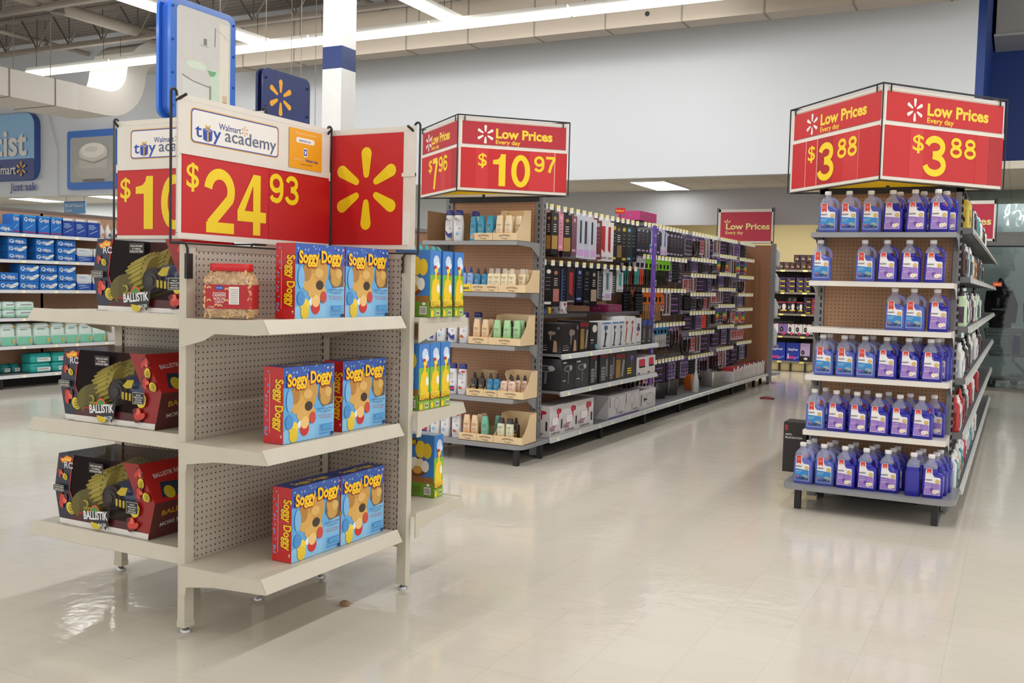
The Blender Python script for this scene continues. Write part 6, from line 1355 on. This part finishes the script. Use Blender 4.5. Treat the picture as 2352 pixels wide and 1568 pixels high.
def f_u(a, w, h): a.text('U', w * .3, h * .35, h * .4, C('8f86a6', .4), w=w * .2); a.poly([(w * .4, h * .15), (w * .95, h * .15), (w * .9, h * .35), (w * .4, h * .3)], C('d8c020', .4)); a.rect(0, h * .9, w, h, C('6a3f8a', .4))
def f_tall(a, w, h): a.text('U', w * .22, h * .4, h * .25, WHITE, w=w * .2); a.ell(w * .7, h * .6, w * .2, h * .22, C('d9cfca', .4)); a.rect(w * .55, h * .3, w * .85, h * .5, C('d9cfca', .4)); a.rect(w * .35, h * .22, w, h * .32, C('e0b030', .4)); a.rect(0, 0, w, h * .18, C('2a2228', .4)); a.rect(0, h * .9, w, h, C('8f2a38', .4))
def f_white(a, w, h): a.ell(w * .35, h * .55, w * .22, h * .2, C('1c1a1e', .4)); a.text('U', w * .35, h * .5, h * .12, WHITE, w=w * .12); a.rect(0, 0, w, h * .2, C('2a2228', .4)); a.ell(w * .6, h * .2, w * .25, h * .12, C('c94a6a', .4)); a.rect(w * .35, h * .93, w * .6, h, C('c43040', .4))
def f_blue(a, w, h): a.text('Stayfree', w * .5, h * .58, h * .13, WHITE, w=w * .7); a.rect(w * .08, h * .12, w * .7, h * .26, C('c43a8a', .4)); a.rect(w * .12, h * .12, w * .2, h * .4, C('e8d8ea', .4)); a.line([(w * .6, h * .1), (w * .95, h * .25)], .015, C('7fa3e0', .4))
def f_lilac(a, w, h): a.ell(w * .28, h * .5, w * .18, h * .12, C('1c1a1e', .4)); a.text('U', w * .28, h * .47, h * .07, WHITE, w=w * .1); a.rect(0, 0, w, h * .3, C('1e1a20', .4)); a.ell(w * .6, h * .16, w * .2, h * .07, C('d8d2da', .4))
xs = [-4.05 + .1 * i for i in range(8)]
for i, x in enumerate(xs): fbox(x, x + .09, ZF[0], .14 if i % 3 else .12, ('3a2420', '2e1e1c', '42302a')[i % 3], f_dark, 'dark brown carton on top of the far shelving, ' + ORD[i] + ' from the hair goods end')
for i, x in enumerate((-3.68, -3.57, -3.46)): fbox(x, x + .1, ZF[0] + .141, .13, ('2e1e1c', '26222c', '3a2a20')[i], f_dark, 'dark carton stacked on the top row of the far shelving, ' + ORD[i] + ' along')
for c, (xa, xb) in enumerate(((-4.12, -3.98), (-3.97, -3.81), (-3.80, -3.64), (-3.62, -3.5), (-3.49, -3.37))):
    for k in range(3): fbox(xa, xb, ZF[1] + k * .088, .086, '2c2434' if c < 3 else '2f3036', f_u, f"flat dark carton on the second far shelf, {ORD[c]} stack, {('bottom', 'middle', 'top')[k]}")
for i, (xa, xb, m) in enumerate(((-3.94, -3.77, '2b2226'), (-3.76, -3.62, '2a262a'), (-3.60, -3.485, '2a2628'))): fbox(xa, xb, ZF[2], .215, m, f_tall, 'tall black carton with white figure on the third far shelf, ' + ORD[i] + ' along')
for c, (xa, xb) in enumerate(((-3.475, -3.345), (-3.335, -3.2))):
    for k in range(3): fbox(xa, xb, ZF[2] + k * .1, .098, ('2b2226', '8f2a30')[c], f_u, f"small {('black', 'red')[c]} carton stacked on the third far shelf, {('bottom', 'middle', 'top')[k]}")
for i, (xa, xb) in enumerate(((-3.76, -3.69), (-3.68, -3.6))): fbox(xa, xb, ZF[2] + .216, .08, '3a3836', f_dark, 'small dark carton set on the tall cartons, ' + ORD[i] + ' along')
for i, (xa, xb, m) in enumerate(((-4.05, -3.91, 'd8d3d6'), (-3.9, -3.75, '8a6aae'), (-3.74, -3.62, 'dcd8d8'), (-3.61, -3.48, 'dcd8d8'), (-3.47, -3.33, 'dcd8d8'), (-3.32, -3.2, 'dcd8d8'))): fbox(xa, xb, ZF[3], .215, m, f_white, ('lilac' if i == 1 else 'white') + ' carton with black round mark on the fourth far shelf, ' + ORD[i] + ' along')
for i, (xa, xb) in enumerate(((-4.08, -3.77), (-3.75, -3.51))): fbox(xa, xb, ZF[4], .33, '2238a0', f_blue, 'royal blue pad pack on the lowest far shelf, ' + ('nearer the hair goods' if i == 0 else 'beside the lilac carton'), 'pad_pack', .3, 'pad pack')
fbox(-3.5, -3.33, ZF[4], .33, 'b9a3cf', f_lilac, 'lilac and black carton on the lowest far shelf'); fbox(-3.32, -3.1, ZF[4], .32, '25232a', f_lilac, 'black carton at the jug end of the lowest far shelf')
tag(MB().box(-.2, .2, 0, .1, 0, .05, C('3a3634', .5)).build('small_carton', None, (-3.85, 18.28, ZF[3] + .216)), 'flat dark carton lying on the white cartons of the fourth far shelf', 'carton')
for i, z in enumerate((1.85, 1.45, 1.05, .6)):
    b = MB(); b.rr([(0, 0, 0, .05, .07, .03), (.2, 0, 0, .055, .075, .035), (.27, -.01, 0, .03, .05, .02), (.29, -.01, 0, .02, .02, .015)], C('d3d6da', .3)); tag(b.build('white_bottle', None, (-3.46, 15.78, z + .001)), 'white bottle at the far end stand of the hair goods gondola, ' + ('top', 'second', 'third', 'lowest')[i] + ' shelf', 'bottle', 'white bottles at the far end stand')

# ------------------------------------------------------------------ left background gondola with cotton swabs and pads
lg = thing('shelf_gondola', 'grey gondola of blue cotton swab boxes below the pharmacist sign', 'store shelving', (0, 0, 0))
XL = -11.62; XF = -11.12
MB().box(0, 4.0, -.01, .01, .16, 2.24, peg('c69a7e', '7a5440', .0254, .004, 'pink_pegboard')).build('pegboard', lg, (XL + .02, 6.3, 0), PI / 2)
MB().box(XL - .03, XL + .035, 6.3, 10.3, 2.24, 2.28, C('7d7068', .5)).build('top_rail', lg)
for y in (6.3, 7.55, 8.8, 10.3): MB().box(XL - .03, XL + .03, y - .02, y + .02, .0, 2.27, GREYM).build('upright', lg)
ZL_ = (1.94, 1.612, 1.236, .885, .535)
for z in ZL_:
    s = MB(); s.prism([(XL + .03 + a_, b_) for a_, b_ in shelf_prof(.46, z)], 6.3, 10.3, C('6f6e70', .5), 'y'); so = s.build('shelf', lg); price_rail_y(so, XF - .005, 6.3, 10.28, z)
MB().box(XL + .03, XF, 6.3, 10.3, .13, .17, DECKG).build('base_deck', lg); price_rail_y(lg, XF, 6.3, 10.28, .172); MB().box(XL - .02, XF - .25, 6.35, 10.25, 0, .13, KICK).build('kick_panel', lg)
legs(lg, [(XF - .05, y) for y in (6.6, 7.9, 9.12, 10.2)], .13)
def lbox(y0, y1, z, h, main, art, label, name, cat, g, d=.2, x=XF - .03, mk='box'):
    b = MB(); M = C(main, .4)
    if mk == 'box': b.box(-d, 0, 0, y1 - y0, 0, h, M)
    else: b.rr([(0, -d / 2, (y1 - y0) / 2, d / 2 - .01, (y1 - y0) / 2 - .012, .03), (h * .08, -d / 2, (y1 - y0) / 2, d / 2, (y1 - y0) / 2, .04), (h * .9, -d / 2, (y1 - y0) / 2, d / 2 - .005, (y1 - y0) / 2 - .004, .04), (h, -d / 2, (y1 - y0) / 2, d / 2 - .03, (y1 - y0) / 2 - .03, .03)], M)
    a = Art(b, (0, 0, 0), (0, 1, 0), (0, 0, 1), .002, .0015); art(a, y1 - y0, h)
    tag(b.build(name, None, (x, y0, z + .003)), label, cat, g)
QB = '1f6fc4'
def q_tall(a, w, h): a.text('Q-tips', w / 2, h * .68, h * .2, WHITE, w=w * .85, bold=.02); a.line([(w * .2, h * .25), (w * .8, h * .5)], .006, C('a9d3f2', .4)); a.rect(0, h * .06, w, h * .12, C('b0305a', .4)); a.rect(0, h * .9, w, h, C('3f9ae0', .4))
def q_flat(a, w, h): a.text('Q-tips', w * .45, h * .3, h * .45, WHITE, w=w * .75, bold=.02); a.line([(w * .6, h * .1), (w * .95, h * .35)], .005, C('a9d3f2', .4)); a.rect(0, 0, w, h * .1, C('17408f', .4))
def q_flat2(a, w, h): a.text('Q-tips', w * .4, h * .3, h * .45, WHITE, w=w * .7, bold=.02); a.ell(w * .78, h * .5, w * .26, h * .22, C('e4e8ea', .4), .45); a.rect(w * .66, h * .45, w * .9, h * .52, C('9aa3a8', .4))
def q_store(a, w, h): a.rect(0, h * .86, w, h, C('e2e4e6', .4)); a.rect(w * .1, h * .55, w * .7, h * .6, C('9fc0ea', .4)); a.rect(w * .1, h * .65, w * .55, h * .7, C('9fc0ea', .4)); a.line([(w * .15, h * .2), (w * .8, h * .42)], .006, C('bcdcf5', .4)); a.ell(w * .85, h * .92, w * .08, h * .05, C('b59a4a', .4)); [a.rect(w * (.1 + .1 * i), h * .46, w * (.16 + .1 * i), h * .5, WHITE) for i in range(4)]
GQ = 'cotton swab boxes on the gondola below the pharmacist sign'
for i, (y0, y1) in enumerate(((7.05, 7.22), (7.3, 7.47), (7.55, 7.7))): lbox(y0, y1, ZL_[0], .23, QB, q_tall, 'tall blue cotton swab box at the outer end of the top shelf, ' + ORD[i] + ' along', 'swab_box', 'swab box', GQ)
lbox(7.78, 8.05, ZL_[0], .1, QB, q_flat, 'low blue cotton swab box on the top shelf before the tall ones', 'swab_box', 'swab box', GQ, .1, XF - .01)
for i, (y0, y1) in enumerate(((8.06, 8.15), (8.2, 8.38), (8.42, 8.58), (8.6, 8.76))): lbox(y0, y1, ZL_[0], .235, QB, q_tall, 'tall blue cotton swab box on the top shelf, ' + ORD[i] + ' before the navy boxes', 'swab_box', 'swab box', GQ)
for i, (y0, y1) in enumerate(((8.78, 8.96), (8.97, 9.15), (9.16, 9.36))): lbox(y0, y1, ZL_[0], .235, '2447a0', q_store, 'navy cotton swab box with white top band on the top shelf, ' + ORD[i] + ' along', 'swab_box', 'swab box', GQ)
for i, y in enumerate((9.42, 9.53, 9.64)):
    b = MB(); b.lathe([(.04, 0), (.045, .02), (.045, .1), (.02, .15), (.016, .18)], C('d9d6d2', .35), 14); b.tube([(0, 0, .18), (0, 0, .2), (.03, 0, .2)], .006, C('e6e4e0', .4), 6); a = Art(b, (.046, -.03, .02), (0, 1, 0), (0, 0, 1)); a.ell(.03, .03, .022, .026, C(('d98a6a', '5a6a70', '4a4a4e')[i], .4))
    tag(b.build('pump_bottle', None, (XF - .08, y, ZL_[0] + .003)), 'small white pump bottle past the navy swab boxes, ' + ORD[i] + ' along', 'bottle', 'white pump bottles past the swab boxes')
def stack(cols, zi, rows, hh, arts, nm):
    for c, (y0, y1) in enumerate(cols):
        for k in range(rows[c]):
            main, art = arts(c, k)
            lbox(y0, y1, ZL_[zi] + k * hh, hh - .004, main, art, f"flat {'blue' if main == QB else 'white and blue'} swab box, {nm} shelf, {ORD[c]} stack, {('bottom', 'second', 'third')[k]} layer", 'swab_box', 'swab box', GQ)
stack(((7.2, 7.44), (7.5, 7.75), (7.99, 8.25), (8.38, 8.64), (8.69, 8.97), (9.0, 9.24), (9.26, 9.5)), 1, (2, 3, 3, 3, 3, 2, 2), .092, lambda c, k: (('d8dde2' if k else '2a55b0'), q_store) if c > 4 else (QB, q_flat2 if (c + k) % 2 else q_flat), 'second')
stack(((7.3, 7.56), (7.6, 7.85), (7.88, 8.13), (8.15, 8.42), (8.44, 8.69), (8.71, 8.97), (9.0, 9.22), (9.25, 9.5)), 2, (3, 2, 2, 3, 3, 3, 2, 2), .107, lambda c, k: (('d8dde2' if k else '2a55b0'), q_store) if c > 5 else (QB, q_flat2 if (c + k) % 3 else q_flat), 'third')
def p_art(a, w, h): a.rect(w * .05, 0, w * .95, h * .4, C('7cc9ad', .4)); a.rect(w * .05, h * .4, w * .95, h * .43, C('cfe6dc', .4)); a.rect(w * .12, h * .72, w * .6, h * .75, C('6a8a86', .4)); a.rect(w * .05, h * .82, w * .95, h * .84, C('9a8fae', .4)); a.ell(w * .85, h * .84, w * .08, h * .06, C('a5854a', .4)); a.rect(w * .72, h * .1, w * .86, h * .3, C('d0b468', .4))
def p_flat(a, w, h): a.rect(w * .1, h * .1, w * .9, h * .3, C('8fd0b4', .4)); a.line([(w * .2, h * .6), (w * .8, h * .65)], .01, C('8f8aa0', .4))
GP = 'pad packs on the gondola below the pharmacist sign'
for c, (y0, y1) in enumerate(((7.0, 7.24), (7.28, 7.5), (7.68, 7.92), (7.93, 8.1), (8.11, 8.37), (8.48, 8.75), (8.77, 9.05), (9.07, 9.3))):
    for k in range(2 if c < 5 else 1): lbox(y0, y1, ZL_[3] + k * .1, .1, 'c9e2d8' if k == 0 else 'd3e8df', p_flat, f"soft pale green pad pack lying on the fourth shelf, {ORD[c]} along, {('below', 'above')[k]}", 'pad_pack', 'pad pack', GP, .2, XF - .03, 'soft')
for c, (y0, y1) in enumerate(((7.1, 7.36), (7.38, 7.62), (7.64, 7.88), (7.89, 8.1), (8.12, 8.34), (8.36, 8.6), (8.61, 8.82), (8.83, 9.03), (9.04, 9.25), (9.26, 9.47))): lbox(y0, y1, ZL_[4], .275, 'cfe3db', p_art, 'upright mint pad pack on the fifth shelf, ' + ORD[c] + ' along', 'pad_pack', 'pad pack', GP, .18, XF - .03, 'soft')
lbox(9.5, 9.62, ZL_[4], .2, 'd6d0c6', q_store, 'slim pale carton at the end of the mint pad packs', 'small_carton', 'carton', None)
def w_art(a, w, h): a.rect(w * .3, h * .12, w * .95, h * .55, C('d5dedd', .4)); a.rect(w * .35, h * .35, w * .8, h * .4, C('7a5a6a', .4)); a.rect(0, h * .72, w, h * .78, C('1d8a88', .4))
for c, (y0, y1) in enumerate(((8.33, 8.63), (8.65, 8.93))):
    for k in range(2): lbox(y0, y1, .172 + k * .125, .12, '2aa9a3', w_art, f"teal wipes tub on base deck, {('first', 'second')[c]} stack, {('bottom', 'top')[k]}", 'wipes_tub', 'wipes tub', 'teal wipes tubs on base deck', .22, XF - .06, 'soft')
for i, y in enumerate((8.06, 8.2)): lbox(y, y + .12, .172, .11, '1f7f7c', w_art, 'teal wipes tub set back in shade on base deck, ' + ORD[i] + ' along', 'wipes_tub', 'wipes tub', 'teal wipes tubs on base deck', .2, XF - .25, 'soft')  # deeper teal carries the shade at the back in its colour
# farther gondola glimpsed past the rack, with teal bottles
g3 = thing('shelf_gondola', 'grey gondola with teal bottles glimpsed behind the four-way rack', 'store shelving', (0, 0, 0))
MB().box(0, 2.6, -.01, .01, .15, 2.15, peg('b08465', '6a4632', .0254, .004, 'pink_pegboard2')).build('pegboard', g3, (-7.45, 10.6, 0), PI / 2)
MB().box(-7.5, -7.42, 10.6, 13.2, 2.15, 2.2, C('8a8480', .5)).build('top_rail', g3)
for z in (1.78, 1.4, 1.0, .6, .17):
    s = MB(); s.prism([(-7.43 + a_, b_) for a_, b_ in shelf_prof(.4, z)], 10.6, 13.2, C('8d8b8a', .5), 'y'); s.build('shelf', g3)
MB().box(-7.48, -7.15, 10.65, 13.15, 0, .15, KICK).build('kick_panel', g3)
TB = side_bottle('3fa9b5', '2a8a98', .2, .032, nm='teal_bottle', lab='8fd0d8')
for i in range(10): TB.at((-7.1, 10.75 + i * .16, 1.781), 0, 'teal bottle on the half hidden gondola behind the rack, ' + ORD[i] + ' back', 'teal bottles behind the rack')

# ------------------------------------------------------------------ shopping carts and coats behind the glass
CH = C('a9aeb2', .35, metal=.4); CBL = C('223f8f', .4)
def cart(label):
    t = thing('shopping_cart', label, 'shopping cart')
    b = MB()
    def ringz(z, k): return [(-.42 - .1 * k, -.24 - .03 * k, z), (.42 + .04 * k, -.28 - .03 * k, z), (.42 + .04 * k, .28 + .03 * k, z), (-.42 - .1 * k, .24 + .03 * k, z), (-.42 - .1 * k, -.24 - .03 * k, z)]
    for i in range(8):
        k = i / 7; b.tube(ringz(.52 + .42 * k + .0, k), .006 if 0 < i < 7 else .011, CH, 5)
    for i in range(22):
        u = i / 21
        for s in (-1, 1):
            b.tube([(-.42 + .84 * u, s * (.24 + .04 * u), .52), (-.52 + .98 * u, s * (.27 + .04 * u), .94)], .004, CH, 4)
    for i in range(9):
        v = -1 + i / 4
        b.tube([(-.42, .24 * v, .52), (-.52, .27 * v, .94)], .004, CH, 4); b.tube([(.42, .28 * v, .52), (.46, .31 * v, .94)], .004, CH, 4); b.tube([(-.42, .24 * v, .52), (.42, .28 * v, .52)], .004, CH, 4)
    b.build('basket', t)
    f = MB()
    for s in (-1, 1):
        f.tube([(.44, s * .3, .94), (.56, s * .28, 1.02), (.5, s * .28, .9), (.3, s * .26, .52), (.36, s * .26, .3), (.5, s * .26, .16), (-.45, s * .2, .13)], .014, CH, 7); f.tube([(-.05, s * .24, .52), (-.1, s * .24, .45), (.1, s * .24, .24), (.05, s * .24, .16)], .012, CH, 6)
    f.box(-.45, .5, -.24, .24, .13, .16, C('7e8386', .4)); f.build('frame', t)
    h = MB(); h.tube([(.56, -.28, 1.02), (.56, .28, 1.02)], .018, CBL, 8); h.box(-.1, -.0, -.285, -.275, .55, .85, CBL); h.build('handle', t)
    for x, y in ((-.38, -.2), (-.38, .2), (.45, -.25), (.45, .25)):
        w = MB(); w.tube([(x, y - .015, .06), (x, y + .015, .06)], .06, BLACKM, 14); w.box(x - .015, x + .015, y - .025, y + .025, .06, .14, CH); w.build('wheel', t)
    return Kind(t)
CT = cart('wire shopping cart behind the glass, closer to the shelves'); GC = 'shopping carts behind the glass partition'
CT.at((.03, 17.7, 0), 0, 'wire shopping cart behind the glass, beside the shelf end', GC)
CT.at((1.2, 17.75, 0), 0, 'wire shopping cart behind the glass, away from the shelf end', GC)
CT.at((.35, 18.5, 0), 0, 'wire shopping cart behind the glass, in the second line', GC)
def coat(x, y, w, h, lb, tilt=0):
    b = MB(); CM = C('0e0f13', .8, var=.3)
    b.rr([(.0, 0, 0, w * .62, .16, .1), (h * .3, 0, 0, w * .6, .17, .1), (h * .62, .02, 0, w * .56, .17, .1), (h * .76, .02 + tilt, 0, w * .44, .15, .1), (h * .86, .02 + tilt, 0, w * .24, .12, .09), (h * .95, .01 + tilt, 0, w * .16, .1, .08), (h, .0 + tilt, 0, w * .05, .04, .03)], CM)
    for s in (-1, 1): b.tube([(s * w * .45 + tilt, 0, h * .72), (s * w * .62, -.06, h * .45), (s * w * .6, -.1, h * .12)], [.08, .085, .07], CM, 9)
    b.box(-w * .5, w * .1, -.175, -.17, h * .36, h * .385, C('b9bcc0', .4))
    tag(b.build('coat', None, (x, y, .955)), lb, 'coat', 'dark coats behind the glass')
coat(-.27, 17.72, .26, .8, 'black hooded coat draped over a cart behind the glass, beside the shelf end', -.03)
coat(.3, 17.74, .28, .82, 'bulky black coat draped over a cart behind the glass, away from the shelf end')
# litter on the floor
tag(MB().rr([(0, 0, 0, .022, .014, .012), (.012, .003, 0, .026, .017, .014), (.022, 0, 0, .012, .008, .007)], C('8a6f52', .8)).build('crumb', None, (-2.62, 3.52, 0)), 'small brown crumb on the floor under the rack', 'crumb')
